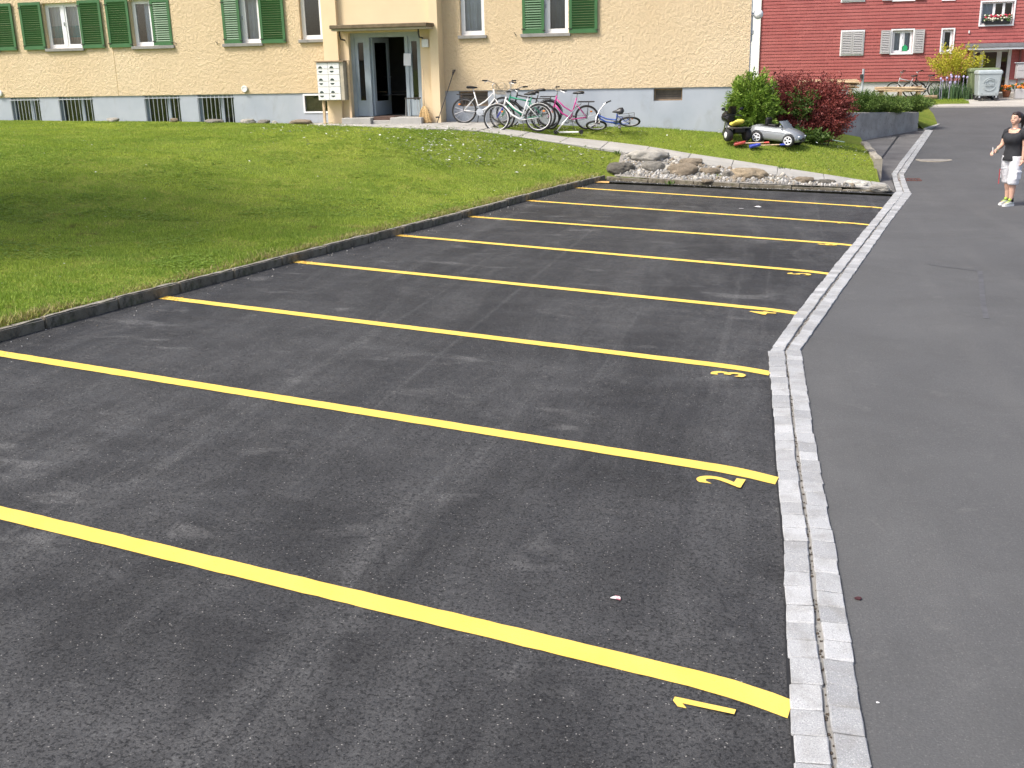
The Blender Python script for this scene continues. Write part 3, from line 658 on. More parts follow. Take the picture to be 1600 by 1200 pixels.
def scatter_stones(name, n, place, smin, smax, mats, parent=None):
    V = []; F = []; MI = []; nv = 0
    for k in range(n):
        X, Y, z = place(r); s = r.uniform(smin, smax)*r.uniform(.6, 1); b = r.randrange(6)
        E_ = np.array(Euler((r.uniform(0, 6), r.uniform(0, 6), r.uniform(0, 6))).to_matrix()); p = (bv[b]*np.array([1, r.uniform(.7, 1), r.uniform(.55, .85)])*s) @ E_.T+np.array([X, Y, z+s*.35])
        V.append(p); F.append(bf[b]+nv); nv += len(p); mi = r.randrange(len(mats)); MI += [mi]*len(bf[b])
    V = np.concatenate(V); F = np.concatenate(F); me = bpy.data.meshes.new(name); me.from_pydata(V.tolist(), [], F.tolist())
    for m in mats: me.materials.append(m)
    me.polygons.foreach_set('material_index', MI); me.polygons.foreach_set('use_smooth', [True]*len(me.polygons)); me.update(); return link(name, me, parent)
def inbed(r):
    while True:
        X = r.uniform(-3.75, 1.9); y, z = pathc(X); yr = yrear(X)+.1
        if y-PW-.02 > yr: 
            Y = r.uniform(yr, y-PW-.02); return X, Y, bedz(X, Y)
peb = [simple('pebble_pale', (.29, .28, .255, 1), .85, .3, 20), simple('pebble_grey', (.19, .185, .175, 1), .85, .3, 20), simple('pebble_tan', (.25, .215, .165, 1), .85, .3, 20), simple('pebble_white', (.42, .41, .385, 1), .8, .25, 20)]
tag(scatter_stones('rubble', 70, inbed, .06, .10, [M['rk_grey'], M['rk_brown'], M['rk_pale']]), 'fist sized rubble lying among the gravel', 'rubble', kind='stuff')
tag(scatter_stones('gravel', 3400, inbed, .016, .06, peb), 'pale mixed gravel between the boulders', 'gravel', kind='stuff')
def onlot(r):
    X = r.uniform(-3.9, 1.6); return X, yrear(X)-abs(r.gauss(0, .10))-.02, zlot(X, yrear(X))+.001
tag(scatter_stones('spilled_grit', 240, onlot, .006, .02, peb), 'grit spilled onto the asphalt along the rear kerb', 'gravel', kind='stuff')
def onlot2(r):
    Y = r.uniform(5, 24); X = xk(Y)+.03+abs(r.gauss(0, .22)); return X, Y, zlot(X, Y)+.001
tag(scatter_stones('kerb_grit', 260, onlot2, .004, .013, peb), 'scattered grit along the foot of the lawn kerb', 'gravel', kind='stuff')
BOULD = [  # px centre of base, width px, height px, material, label
 ((1012, 249), 62, 22, 'rk_pale', 'large flat pale boulder between path and lawn corner', 3), ((967, 268), 44, 20, 'rk_dark', 'smooth dark grey boulder at the lawn end of the gravel bed', 5),
 ((1021, 266), 36, 20, 'rk_grey', 'grey veined boulder third along the gravel bed', 8), ((1067, 272), 42, 24, 'rk_brown', 'tall round brown boulder in the middle of the gravel bed', 12),
 ((1080, 259), 34, 16, 'rk_brown', 'rough brown rock behind the tall round boulder', 17), ((1058, 250), 12, 9, 'rk_white', 'small white stone on top of the gravel beside the path', 19),
 ((1111, 272), 30, 14, 'rk_brown', 'low brown boulder right of the tall round one', 23), ((1137, 278), 18, 15, 'rk_grey', 'small upright grey rock left of the broad tan boulder', 27),
 ((1169, 277), 52, 20, 'rk_tan', 'broad tan boulder right of centre in the gravel bed', 31), ((1105, 286), 18, 8, 'rk_brown', 'flat little brown stone just behind the rear kerb', 33),
 ((1256, 286), 32, 13, 'rk_brown', 'rough grey brown rock toward the right end of gravel bed', 37), ((1288, 287), 34, 9, 'rk_dark', 'flat mossy stone slab left of the white rock', 41),
 ((1338, 291), 34, 13, 'rk_white', 'bright white rock at the right end of the gravel bed', 43), ((1375, 297), 30, 12, 'rk_pale', 'pale grey rock nearest the gutter corner', 47)]
M['rk_tan'] = rockmat('tan_boulder', (.33, .26, .17, 1), (.46, .38, .27, 1), (.22, .17, .11, 1))
for px, wpx, hpx, mk, lab, sd_ in BOULD:
    c = march(*px, lambda X, Y: bedz(X, Y) if X > -3.6 else max(T(X, Y), bedz(X, Y)), 20); dep = (c-Vector((0, 0, H))).dot(fw); s = dep/FPX
    a = wpx*s/2; h = hpx*s
    o = link('boulder', rock_mesh('boulder', M[mk], sd_, 4), None, (c.x, c.y+a*.15, c.z+h*.22), (0, 0, rnd.uniform(-.3, .3)), (a*1.0, a*.66, h*.56)); tag(o, lab, 'boulder', 'boulders in the gravel bed')
# ================================================================== YELLOW HOUSE
WY = 28.0
def W(x, y, Y=WY): p = atY(x, y, Y); return p.x, p.z
XL, XR = -34.0, -1.1
ZP = 2.094                                   # top of the blue-grey plinth
house = thing('yellow_house', 'yellow rough plaster apartment house with green shutters and blue grey plinth', 'house', (-11.0, 28.0, 1.2))
def wall_holes(mb, x0, x1, z0, z1, holes, Y, depth, rev_mi=None):
    xs = sorted({x0, x1, *[h[0] for h in holes], *[h[1] for h in holes]}); zs = sorted({z0, z1, *[h[2] for h in holes], *[h[3] for h in holes]})
    xs = [x for x in xs if x0 <= x <= x1]; zs = [z for z in zs if z0 <= z <= z1]
    for i in range(len(xs)-1):
        for j in range(len(zs)-1):
            cx, cz = (xs[i]+xs[i+1])/2, (zs[j]+zs[j+1])/2
            if any(h[0] < cx < h[1] and h[2] < cz < h[3] for h in holes): continue
            mb.add([(xs[i], Y, zs[j]), (xs[i+1], Y, zs[j]), (xs[i+1], Y, zs[j+1]), (xs[i], Y, zs[j+1])], [(0, 1, 2, 3)])
    if rev_mi is not None: mb.cur = rev_mi
    for a, b, c, d in holes:
        c, d = max(c, z0), min(d, z1)
        mb.add([(a, Y, c), (a, Y, d), (a, Y+depth, d), (a, Y+depth, c)], [(0, 1, 2, 3)]); mb.add([(b, Y, c), (b, Y+depth, c), (b, Y+depth, d), (b, Y, d)], [(0, 1, 2, 3)])
        mb.add([(a, Y, d), (b, Y, d), (b, Y+depth, d), (a, Y+depth, d)], [(0, 1, 2, 3)]); mb.add([(a, Y, c), (a, Y+depth, c), (b, Y+depth, c), (b, Y, c)], [(0, 1, 2, 3)])
    mb.cur = 0
ZS = W(241, 71.5)[1]; ZT = W(100, 4)[1]        # sill line, lintel line
WIN = []                                       # opening x0,x1, left shutter state, right state, kind
def wx(px): return W(px, 40)[0]
WINS = [('double', wx(-66), wx(-12), 'open', 'open'), ('double', wx(70), wx(125), 'open', 'open'), ('double', wx(206), wx(267), 'open', 'shut'), ('double', wx(349), wx(406), 'shut', 'open'),
        ('narrow', wx(469), wx(503), None, None), ('narrow', wx(719), wx(757), None, None), ('double', wx(817), wx(888), 'shut', 'open')]
zs_n = [ZS]*7; zs_n[4] = W(485, 61.5)[1]; zs_n[5] = W(738, 55)[1]; zs_n[6] = W(853, 52)[1]
holes = [(w_[1], w_[2], zs_n[i], ZT+(zs_n[i]-ZS if w_[0] == 'narrow' else 0)) for i, w_ in enumerate(WINS)]
uh = []
for h in holes: uh.append((h[0], h[1], h[2]+2.75, h[3]+2.75))
BX0, BX1 = W(515, 60)[0], W(685, 60, 27.6)[0]   # projecting entrance bay
mb = MB(); wall_holes(mb, XL, BX0, ZP, 7.6, [h for h in holes+uh if h[1] < BX0], WY, .17); wall_holes(mb, BX1, XR, ZP, 7.6, [h for h in holes+uh if h[0] > BX1], WY, .17)
mb.add([(XL, WY, ZP), (XL, WY+.06, ZP), (XR, WY+.06, ZP), (XR, WY, ZP)], [(0, 1, 2, 3)])
mb.build('wall', M['stucco'], house, world=True)
BASE = [(W(17, 170)[0], W(62, 170)[0], 1.15, ZP, 'bar'), (W(92, 170)[0], W(145, 170)[0], 1.15, ZP, 'bar'), (W(226, 170)[0], W(281, 170)[0], 1.15, ZP, 'bar'), (W(309, 170)[0], W(365, 170)[0], 1.15, ZP, 'bar'),
        (W(475, 160)[0], W(513, 160)[0], W(490, 175)[1], W(490, 148.5)[1], 'plain'), (W(717, 155)[0], W(762, 155)[0], W(740, 166)[1], ZP-.02, 'wood'), (W(1021, 148)[0], W(1066, 148)[0], W(1040, 157.5)[1], ZP-.02, 'wood')]
mb = MB(); bh = [b[:4] for b in BASE]
wall_holes(mb, XL, BX0, .2, ZP, [h for h in bh if h[1] < BX0], WY+.03, .2); mb.build('plinth', M['plinth'], house, world=True); mb = MB(); wall_holes(mb, BX1, XR-.03, .2, ZP, [h for h in bh if h[0] > BX1], WY+.03, .2)
mb.build('plinth', M['plinth'], house, world=True)
mb = MB(); mb.add([(XR, WY, .2), (XR, WY+.7, .2), (XR, WY+.7, 7.6), (XR, WY, 7.6)], [(0, 1, 2, 3)]); mb.add([(XR, WY+.7, .2), (-2.8, WY+.7, .2), (-2.8, WY+.7, 7.6), (XR, WY+.7, 7.6)], [(0, 1, 2, 3)]); mb.add([(-2.8, WY+.7, .2), (-2.8, WY+10, .2), (-2.8, WY+10, 7.6), (-2.8, WY+.7, 7.6)], [(0, 1, 2, 3)]); mb.add([(XL, WY, .2), (XL, WY+10, .2), (XL, WY+10, 7.6), (XL, WY, 7.6)], [(3, 2, 1, 0)]); mb.add([(XL, WY+10, .2), (-2.8, WY+10, .2), (-2.8, WY+10, 7.6), (XL, WY+10, 7.6)], [(0, 1, 2, 3)])
mb.build('gable_wall', M['side_wall'], house, world=True)
mb = MB()
for a, b in ((XL-.3, -2.5),):
    mb.add([(a, WY-.6, 7.55), (b, WY-.6, 7.55), (b, WY+10.6, 7.55), (a, WY+10.6, 7.55), (a, WY+5, 8.9), (b, WY+5, 8.9)], [(0, 1, 5, 4), (2, 3, 4, 5), (0, 3, 2, 1), (1, 2, 5), (3, 0, 4)])
mb.build('roof', simple('roof_tile', (.20, .10, .07, 1), .8, .3, 4), house, world=True)
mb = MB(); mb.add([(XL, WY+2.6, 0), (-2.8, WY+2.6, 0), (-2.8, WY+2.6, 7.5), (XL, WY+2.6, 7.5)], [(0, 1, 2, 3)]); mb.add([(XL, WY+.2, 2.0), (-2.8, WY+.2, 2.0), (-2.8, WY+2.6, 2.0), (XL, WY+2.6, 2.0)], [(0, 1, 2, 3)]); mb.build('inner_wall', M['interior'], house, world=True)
# joint line in the plaster and small wall fittings
M['curtain'] = simple('net_curtain', (.66, .68, .70, 1), .9, .08, 3); M['curtain_teal'] = simple('teal_curtain_band', (.10, .36, .38, 1), .9, .1, 3); M['curtain_dark'] = simple('dark_curtain', (.16, .19, .20, 1), .9, .2, 3)
slat_me = {}
def shutter(x0, x1, z0, z1, Y, closed, ang=0.0):
    wd, ht = x1-x0, z1-z0; fr = .075; th = .035
    o = MB(); 
    o.box(0, fr, -th, 0, 0, ht); o.box(wd-fr, wd, -th, 0, 0, ht); o.box(fr, wd-fr, -th, 0, 0, fr+.03); o.box(fr, wd-fr, -th, 0, ht-fr, ht)
    sh = o.build('shutter', M['shutter'], house); L = house.location
    sh.location = (x0-L.x, Y-L.y, z0-L.z); sh.rotation_euler = (0, 0, ang)
    key = round(wd, 2)
    if key not in slat_me:
        m2 = MB(); Mx = Matrix.Rotation(R(-38), 4, 'X'); m2.box(0, wd-2*fr, -.006, .006, -.028, .028, Mx); slat_me[key] = m2.mesh('slat', M['shutter'])
    n = int((ht-2*fr-.03)/.0575); pitch = (ht-2*fr-.03)/n
    for i in range(n): link('slat', slat_me[key], sh, (fr, -th/2, fr+.03+(i+.5)*pitch), (rnd.gauss(0, .05)+(R(72) if not closed else R(6)), 0, 0))
    h = MB(); h.box(-.02, .07, -th-.012, -th-.001, .10, .125); h.box(-.02, .07, -th-.012, -th-.001, ht-.16, ht-.135); h.box(wd-.05, wd+.03, -th-.014, -th-.001, .06, .08); h.build('hinge', M['dark_iron'], sh)
def frame_rect(mb, x0, x1, z0, z1, Y, t, d): mb.box(x0, x0+t, Y-d, Y, z0, z1); mb.box(x1-t, x1, Y-d, Y, z0, z1); mb.box(x0+t, x1-t, Y-d, Y, z0, z0+t); mb.box(x0+t, x1-t, Y-d, Y, z1-t, z1)
def wavy(x0, x1, z0, z1, Y, amp=.025, n=40, ph=0):
    mb = MB(); vs = []
    for i in range(n+1):
        x = lerp(x0, x1, i/n); y = Y+amp*math.sin(i*1.35+ph)+amp*.4*math.sin(i*.5+ph)
        vs += [(x, y, z0), (x, y, z1)]
    mb.add(vs, [(2*i, 2*i+2, 2*i+3, 2*i+1) for i in range(n)]); return mb
def window(x0, x1, z0, z1, kind, sillw=.06, curtain='net', Y=WY, parent=house, rec=.13, sill=True, framemat='frame_white'):
    mb = MB(); Yf = Y+rec+.04
    frame_rect(mb, x0+.002, x1-.002, z0+.002, z1-.002, Yf, .055, .06)
    panes = []
    if kind == 'double':
        m = (x0+x1)/2; mb.box(m-.045, m+.045, Yf-.07, Yf-.005, z0+.057, z1-.057)
        for a, b in ((x0+.057, m-.047), (m+.047, x1-.057)): frame_rect(mb, a, b, z0+.059, z1-.059, Yf-.003, .05, .052); panes.append((a+.05, b-.05, z0+.11, z1-.11))
    else: frame_rect(mb, x0+.057, x1-.057, z0+.059, z1-.059, Yf-.003, .05, .052); panes.append((x0+.107, x1-.107, z0+.11, z1-.11))
    wn = mb.build('window', M[framemat], parent, world=True)
    for a, b, c, d in panes:
        g = MB(); g.box(a-.01, b+.01, Yf-.035, Yf-.029, c-.01, d+.01); g.build('pane', M['glass'], wn, world=True)
    if sill:
        s = MB(); s.bbox(x0-sillw, x1+sillw, Y-.07, Yf-.062, z0-.085, z0-.001, .008); s.build('sill', M['sill'], wn, world=True)
    if kind == 'double':
        s = MB(); s.box((x0+x1)/2-.01, (x0+x1)/2+.012, Yf-.095, Yf-.071, z0+.62, z0+.72); s.build('handle', M['iron'], wn, world=True)
    if curtain == 'net': wavy(x0-.02, x1+.02, z0, z1, Yf+.12, .03, int((x1-x0)*34)).build('curtain', M['curtain'], wn, world=True)
    elif curtain == 'band':
        wavy(x0-.02, x1+.02, z0+.62, z1, Yf+.12, .03, 44).build('curtain', M['curtain'], wn, world=True); wavy(x0-.02, x1+.02, z0+.30, z0+.62, Yf+.12, .03, 44).build('curtain_band', M['curtain_teal'], wn, world=True); wavy(x0-.02, x1+.02, z0, z0+.30, Yf+.12, .03, 44).build('curtain_hem', simple('beige_hem', (.5, .43, .38, 1), .9), wn, world=True)
    elif curtain == 'dark': wavy(x0+(x1-x0)*.3, x1+.02, z0, z1, Yf+.14, .03, 30).build('curtain', M['curtain_dark'], wn, world=True)
    elif curtain == 'half': wavy(x0+(x1-x0)*.22, x1+.02, z0, z1, Yf+.12, .02, 30).build('curtain', simple('pale_blue_curtain', (.60, .66, .76, 1), .9, .06), wn, world=True)
    elif curtain == 'blind':
        for k in range(int((z1-z0)/.05)):
            s = MB(); s.box(x0+.06, x1-.06, Yf+.05, Yf+.09, z0+.05+k*.05, z0+.056+k*.05, Matrix.Identity(4)); s.build('blind_slat', simple_blind, wn, world=True)
    return wn
simple_blind = simple('pale_blind', (.55, .60, .62, 1), .6, .05)
cur = ['net', 'band', 'half', 'net', None, 'net', 'dark']
for i, (kind, x0, x1, ls, rs) in enumerate(WINS):
    z0, z1 = holes[i][2], holes[i][3]
    window(x0, x1, z0, z1, kind, curtain=cur[i]); window(x0, x1, uh[i][2], uh[i][3], kind, curtain='net')
    if ls:
        hw = (x1-x0)/2; sw = wx(72)-wx(38)
        for dz in (0, 2.75):
            if ls == 'open' or dz: shutter(x0-.03-sw, x0-.03, z0-.02+dz, z1+.04+dz, WY-.03, False)
            else: shutter(x0-.01, x0+hw-.03, z0+.004, z1-.01, WY+.012, True)
            if rs == 'open' or dz: shutter(x1+.03, x1+.03+sw, z0-.02+dz, z1+.04+dz, WY-.03, False)
            else: shutter(x0+hw+.03, x1+.01, z0+.004, z1-.01, WY+.012, True)
# cactus-like silhouette hanger in the dark narrow window, basement windows
for a, b, c, d, k in BASE:
    Yf = WY+.03
    if k == 'bar':
        mb = MB(); frame_rect(mb, a, b, c, d, Yf+.19, .05, .05); m = a+(b-a)*.62; mb.box(m-.05, m+.05, Yf+.135, Yf+.185, c+.05, d-.05); wn = mb.build('basement_window', M['door_frame'], house, world=True)
        g = MB(); g.box(a+.04, b-.04, Yf+.165, Yf+.171, c+.04, d-.04); g.build('pane', M['glass'], wn, world=True)
        n = 8
        for i in range(n+1):
            x = lerp(a+.04, b-.04, i/n); q = MB(); q.tube([(x, Yf-.02, c+.02), (x, Yf-.02, d-.03)], .0095, 6); q.build('bar', M['iron'], wn, world=True)
        q = MB(); q.box(a-.01, b+.01, Yf-.026, Yf-.014, d-.09, d-.065); q.build('cross_bar', M['iron'], wn, world=True)
    elif k == 'plain':
        mb = MB(); frame_rect(mb, a-.03, b+.03, c-.03, d+.03, Yf+.02, .045, .04); wn = mb.build('basement_window', M['frame_white'], house, world=True)
        g = MB(); g.box(a+.005, b-.005, Yf+.03, Yf+.036, c, d); g.build('pane', M['glass'], wn, world=True)
        q = MB(); q.box(a, a+(b-a)*.3, Yf+.14, Yf+.16, c, d); q.box(a+(b-a)*.3, a+(b-a)*.8, Yf+.12, Yf+.14, c, d-.1); q.build('board', M['wood_d'], wn, world=True)
    else:
        mb = MB(); frame_rect(mb, a, b, c, d, Yf+.16, .04, .04); wn = mb.build('basement_window', M['wood_d'], house, world=True)
        n = 4
        for i in range(n):
            q = MB(); q.box(a+.04, b-.04, Yf+.12, Yf+.14, lerp(c+.04, d-.04, i/n)+.006, lerp(c+.04, d-.04, (i+1)/n)-.006); q.build('board', simple('grey_board', (.13, .11, .085, 1), .85, .3, 6) if i == 0 else bpy.data.materials['grey_board'], wn, world=True)
# --- entrance bay: two side pilasters, recessed panel above the door, door opening
YB = 27.55; YR = 27.68                         # pilaster front, recessed panel front
PX0, PX1 = W(527, 60, YB)[0], W(671, 60, YB)[0]
DX0, DX1 = W(547, 110, YR)[0], W(658, 110, YR)[0]
DZ0 = W(610, 182, YR)[1]; DZ1 = W(610, 50, YR)[1]
mb = MB()
mb.box(BX0, PX0, YB, WY+.02, .9, 7.6); mb.box(PX1, BX1, YB, WY+.02, .9, 7.6)
mb.box(PX0, DX0, YR, WY+.02, .9, 7.6); mb.box(DX1, PX1, YR, WY+.02, .9, 7.6); mb.box(DX0, DX1, YR, WY+.02, DZ1, 7.6)
mb.build('entrance_bay', M['smooth_plaster'], house, world=True)
# corridor behind the door
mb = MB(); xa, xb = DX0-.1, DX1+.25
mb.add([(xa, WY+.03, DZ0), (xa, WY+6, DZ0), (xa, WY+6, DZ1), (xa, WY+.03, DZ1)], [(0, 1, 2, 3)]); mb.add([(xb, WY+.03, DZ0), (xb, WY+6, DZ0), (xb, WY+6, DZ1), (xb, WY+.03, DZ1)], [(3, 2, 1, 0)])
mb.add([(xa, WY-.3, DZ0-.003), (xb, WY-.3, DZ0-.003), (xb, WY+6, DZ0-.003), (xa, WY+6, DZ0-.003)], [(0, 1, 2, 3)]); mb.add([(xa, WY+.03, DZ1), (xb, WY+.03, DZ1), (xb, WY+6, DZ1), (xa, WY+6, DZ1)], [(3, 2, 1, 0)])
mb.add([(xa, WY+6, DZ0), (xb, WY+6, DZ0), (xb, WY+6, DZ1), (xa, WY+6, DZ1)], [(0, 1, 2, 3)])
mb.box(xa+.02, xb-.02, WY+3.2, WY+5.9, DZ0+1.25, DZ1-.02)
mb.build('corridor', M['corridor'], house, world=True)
q = MB(); 
for k in range(5): q.box(xa+.3+k*.28, xa+.42+k*.28, WY+4.5, WY+4.6, DZ0, DZ0+1.2)
q.build('corridor_door', M['dark_iron'], house, world=True)
# door set
DF = MB(); Yd = WY-.12
DF.box(DX0, DX0+.10, Yd-.06, Yd+.06, DZ0, DZ1); DF.box(DX1-.06, DX1, Yd-.06, Yd+.06, DZ0, DZ1); DF.box(DX0+.1, DX1-.06, Yd-.05, Yd+.05, DZ1-.12, DZ1-.002)
pxL1 = W(578, 110, Yd)[0]; pxR0 = W(636, 110, Yd)[0]
DF.box(pxL1-.05, pxL1+.04, Yd-.06, Yd+.06, DZ0, DZ1-.12); DF.box(pxR0-.02, pxR0+.07, Yd-.06, Yd+.06, DZ0, DZ1-.12)
door = DF.build('entrance_door', M['door_frame'], house, world=True)
for a, b, nm in ((DX0+.1, pxL1-.05, 'side_light'), (pxR0+.07, DX1-.06, 'side_light')):
    s = MB(); t_ = .09; zb = DZ0+.42
    s.box(a, a+t_, Yd-.03, Yd+.03, DZ0+.01, DZ1-.12); s.box(b-t_, b, Yd-.03, Yd+.03, DZ0+.01, DZ1-.12); s.box(a+t_, b-t_, Yd-.03, Yd+.03, DZ0+.01, zb); s.box(a+t_, b-t_, Yd-.03, Yd+.03, DZ1-.24, DZ1-.12)
    s.build(nm, M['door_frame'], door, world=True); g = MB(); g.box(a+t_, b-t_, Yd-.005, Yd+.002, zb, DZ1-.24); g.build('pane', M['glass'], door, world=True)
# open leaf swung inward, seen almost edge on
lf = MB(); lw = .95; a = R(83)
Mx = Matrix.Translation((pxL1+.07, Yd+.03, DZ0+.012)) @ Matrix.Rotation(a, 4, 'Z')
hh = DZ1-DZ0-.14
lf.box(0, .12, -.025, .025, 0, hh, Mx); lf.box(lw-.12, lw, -.025, .025, 0, hh, Mx); lf.box(.12, lw-.12, -.025, .025, 0, .38, Mx); lf.box(.12, lw-.12, -.025, .025, hh-.12, hh, Mx); lf.build('door_leaf', M['door_frame'], door, world=True)
g = MB(); g.box(.12, lw-.12, -.004, .004, .38, hh-.12, Mx); g.build('pane', M['glass'], door, world=True)
g = MB(); g.tube([Mx @ Vector((lw-.06, -.026, 1.0)), Mx @ Vector((lw-.06, -.07, 1.0)), Mx @ Vector((lw-.16, -.07, 1.0))], .011, 8); g.build('handle', M['chrome'], door, world=True)
q = MB(); q.tube([(pxR0-.05, Yd-.02, DZ1-.2), (pxR0+.0, Yd+.3, DZ1-.45)], .012, 6); q.build('door_closer', M['dark_iron'], door, world=True)
# canopy and its brackets
CX0, CX1 = W(514, 40, 26.95)[0], W(666, 36, 26.95)[0]; CZ = W(590, 38.5, 26.95)[1]
mb = MB(); mb.bbox(CX0, CX1, 26.95, YR-.005, CZ-.075, CZ+.02, .012); cn = mb.build('canopy', M['canopy'], house, world=True)
mb = MB(); mb.box(CX0+.03, CX1-.03, 27.0, YR-.01, CZ-.125, CZ-.077); mb.build('soffit', M['canopy_under'], cn, world=True)
for x in (DX0-.1, DX1+.08):
    q = MB(); q.tube([(x, YR-.004, CZ-.34), (x, 27.42, CZ-.32), (x, 27.36, CZ-.22), (x, 27.36, CZ-.12)], .022, 6); q.build('bracket', M['dark_iron'], cn, world=True)
q = MB(); q.bbox(W(660, 61, YR)[0], W(671, 74, YR)[0], YR-.09, YR-.004, W(665, 74, YR)[1], W(665, 61, YR)[1], .01); q.build('bell_box', M['white'], house, world=True)
# step blocks, door grid
zg = T(-10, 27.3)+.03
mb = MB(); sx0, sx1 = W(538, 188, 27.3)[0], W(662, 188, 27.3)[0]; g0, g1 = W(583, 188, 27.3)[0], W(613, 186, 27.3)[0]
mb.bbox(sx0, g0, 27.12, YR+.3, .9, DZ0-.005, .012); mb.bbox(g1, sx1, 27.12, YR+.3, .9, DZ0-.005, .012); mb.bbox(g0+.002, g1-.002, 27.22, YR+.3, .9, DZ0-.075, .01); st_ = mb.build('step', M['paving'], house, world=True)
mb = MB(); mb.box(g0+.02, g1+.05, 27.30, YR+.25, DZ0-.07, DZ0+.012); mb.build('foot_grate', simple('brown_mat', (.10, .06, .045, 1), .9, .3, 30), st_, world=True)
# downpipe left of the bay, plaster joint, wall spots, hold-backs, globe lamp
mb = MB(); mb.tube([(BX0-.06, WY-.06, ZP-.5), (BX0-.06, WY-.06, 7.5)], .022, 8); mb.build('downpipe', simple('dull_brown_pipe', (.16, .12, .08, 1), .6), house, world=True, smooth=True)
mb = MB(); jx = wx(172)
mb.box(jx-.006, jx+.006, WY-.004, WY+.01, ZP, 7.5); mb.build('plaster_joint', simple('plaster_joint_brown', (.42, .30, .14, 1), .9), house, world=True)  # darker brown strip along the plaster joint
x, z = W(383, 139); mb = MB(); mb.lathe([(.09, 0), (.09, .05), (.07, .06), (.065, .055), (.02, .055)], 20, Matrix.Translation((x, WY, z)) @ Matrix.Rotation(R(90), 4, 'X')); mb.build('vent_cap', M['white'], house, world=True, smooth=True)
x, z = W(0.5, 146); mb = MB(); mb.lathe([(.09, 0), (.09, .05), (.07, .06), (.02, .055)], 20, Matrix.Translation((x, WY, z)) @ Matrix.Rotation(R(90), 4, 'X')); mb.build('vent_cap', M['white'], house, world=True, smooth=True)
for px, py in ((276, 68), (340, 67), (806, 54), (2, 80)):
    x, z = W(px, py); q = MB(); q.tube([(x, WY+.005, z), (x, WY-.05, z), (x-.03, WY-.055, z+.05)], .008, 6); q.tube([(x+.02, WY-.05, z-.05), (x, WY-.05, z+.02)], .007, 5); q.build('shutter_stay', M['dark_iron'], house, world=True)
# globe lamp near the right corner, on the gable side
gl_z = W(1178, 22)[1]; lamp = thing('globe_lamp', 'white globe wall lamp on an arm at the house corner', 'wall lamp', (XR, WY+.15, gl_z))
mb = MB(); mb.ell((.16, 0, 0), (.12, .12, .12), 16, 10); mb.build('globe', simple('opal_glass', (.85, .85, .83, 1), .25, .02), lamp, smooth=True)
mb = MB(); mb.tube([(0, 0, .02), (.05, 0, .02), (.09, 0, .0)], .02, 8); mb.lathe([(.05, 0), (.05, .02), (.02, .03)], 12, Matrix.Rotation(R(90), 4, 'Y')); mb.build('arm', M['iron'], lamp, smooth=True)
mb = MB(); zz = W(1176, 50)[1]; mb.tube([(XR, WY+.1, zz-.25), (XR+.03, WY+.1, zz-.2), (XR+.03, WY+.1, zz+.4)], .014, 6); mb.bbox(XR, XR+.07, WY+.05, WY+.13, zz-.06, zz+.04, .01); mb.build('wall_tap', M['iron'], house, world=True)
# ================================================================== RED HOUSE
RY = 53.0
red = thing('red_house', 'red shingle clad apartment house with white windows and pale plinth', 'house', (4.0, RY, .9))
def V(x, y, Y=RY): p = atY(x, y, Y); return p.x, p.z
RZ = V(1400, 127.2)[1]; RX0, RX1 = -14.0, 24.0
def rw(x0, x1, y0, y1): a = V(x0, y1); b = V(x1, y0); return (a[0], b[0], a[1], b[1])
RW = {'shuttered': rw(1314, 1349, 49, 85), 'double': rw(1392, 1427, 47, 83), 'narrow': rw(1470, 1490, 46, 82), 'triple': rw(1531, 1585, 2, 39), 'u1': rw(1316, 1352, -38, 1.5), 'u2': rw(1396, 1431, -40, 0), 'u3': rw(1474, 1494, -38, -1)}
DRR = (V(1521, 78)[0], V(1581, 78)[0], .98, V(1550, 77)[1])
rh = list(RW.values())+[DRR]
mb = MB(); wall_holes(mb, RX0, RX1, RZ, 8.2, rh, RY, .16); mb.add([(RX0, RY, RZ), (RX0, RY+10, RZ), (RX0, RY+10, 8.2), (RX0, RY, 8.2)], [(3, 2, 1, 0)]); mb.add([(RX1, RY, RZ), (RX1, RY+10, RZ), (RX1, RY+10, 8.2), (RX1, RY, 8.2)], [(0, 1, 2, 3)]); mb.add([(RX0, RY+10, 0), (RX1, RY+10, 0), (RX1, RY+10, 8.2), (RX0, RY+10, 8.2)], [(0, 1, 2, 3)]); mb.add([(RX0, RY+2.5, 0), (RX1, RY+2.5, 0), (RX1, RY+2.5, 8.2), (RX0, RY+2.5, 8.2)], [(0, 1, 2, 3)])
M['shingle'] = shingle(); mb.build('wall', M['shingle'], red, world=True)
mb = MB(); xw_ = V(1187.5, 60)[0]; mb.box(-13.9, xw_, RY-.10, RY-.035, .2, 8.1); mb.build('white_wing', M['side_wall'], red, world=True)
mb = MB(); nrow = int((8.2-RZ)/.145)                     # lapped shingle courses
for k in range(nrow):
    z = RZ+k*.145; segs = [(RX0, RX1)]
    for a, b, c, d in rh:
        if z+.145 > c-.03 and z < d+.03:
            ns = []
            for s0, s1 in segs:
                if b+.02 < s0 or a-.02 > s1: ns.append((s0, s1))
                else:
                    if a-.02 > s0: ns.append((s0, a-.02))
                    if b+.02 < s1: ns.append((b+.02, s1))
            segs = ns
    for s0, s1 in segs: mb.add([(s0, RY-.03, z), (s1, RY-.03, z), (s1, RY-.006, z+.15), (s0, RY-.006, z+.15), (s0, RY-.004, z), (s1, RY-.004, z)], [(0, 1, 2, 3), (0, 4, 5, 1)])
tag(mb.build('shingle_courses', M['shingle'], red, world=True), kind='stuff')
mb = MB(); wall_holes(mb, RX0, RX1, .2, RZ, [DRR], RY+.06, .1); mb.build('plinth', simple('pale_plinth', (.55, .55, .56, 1), .85, .06), red, world=True)
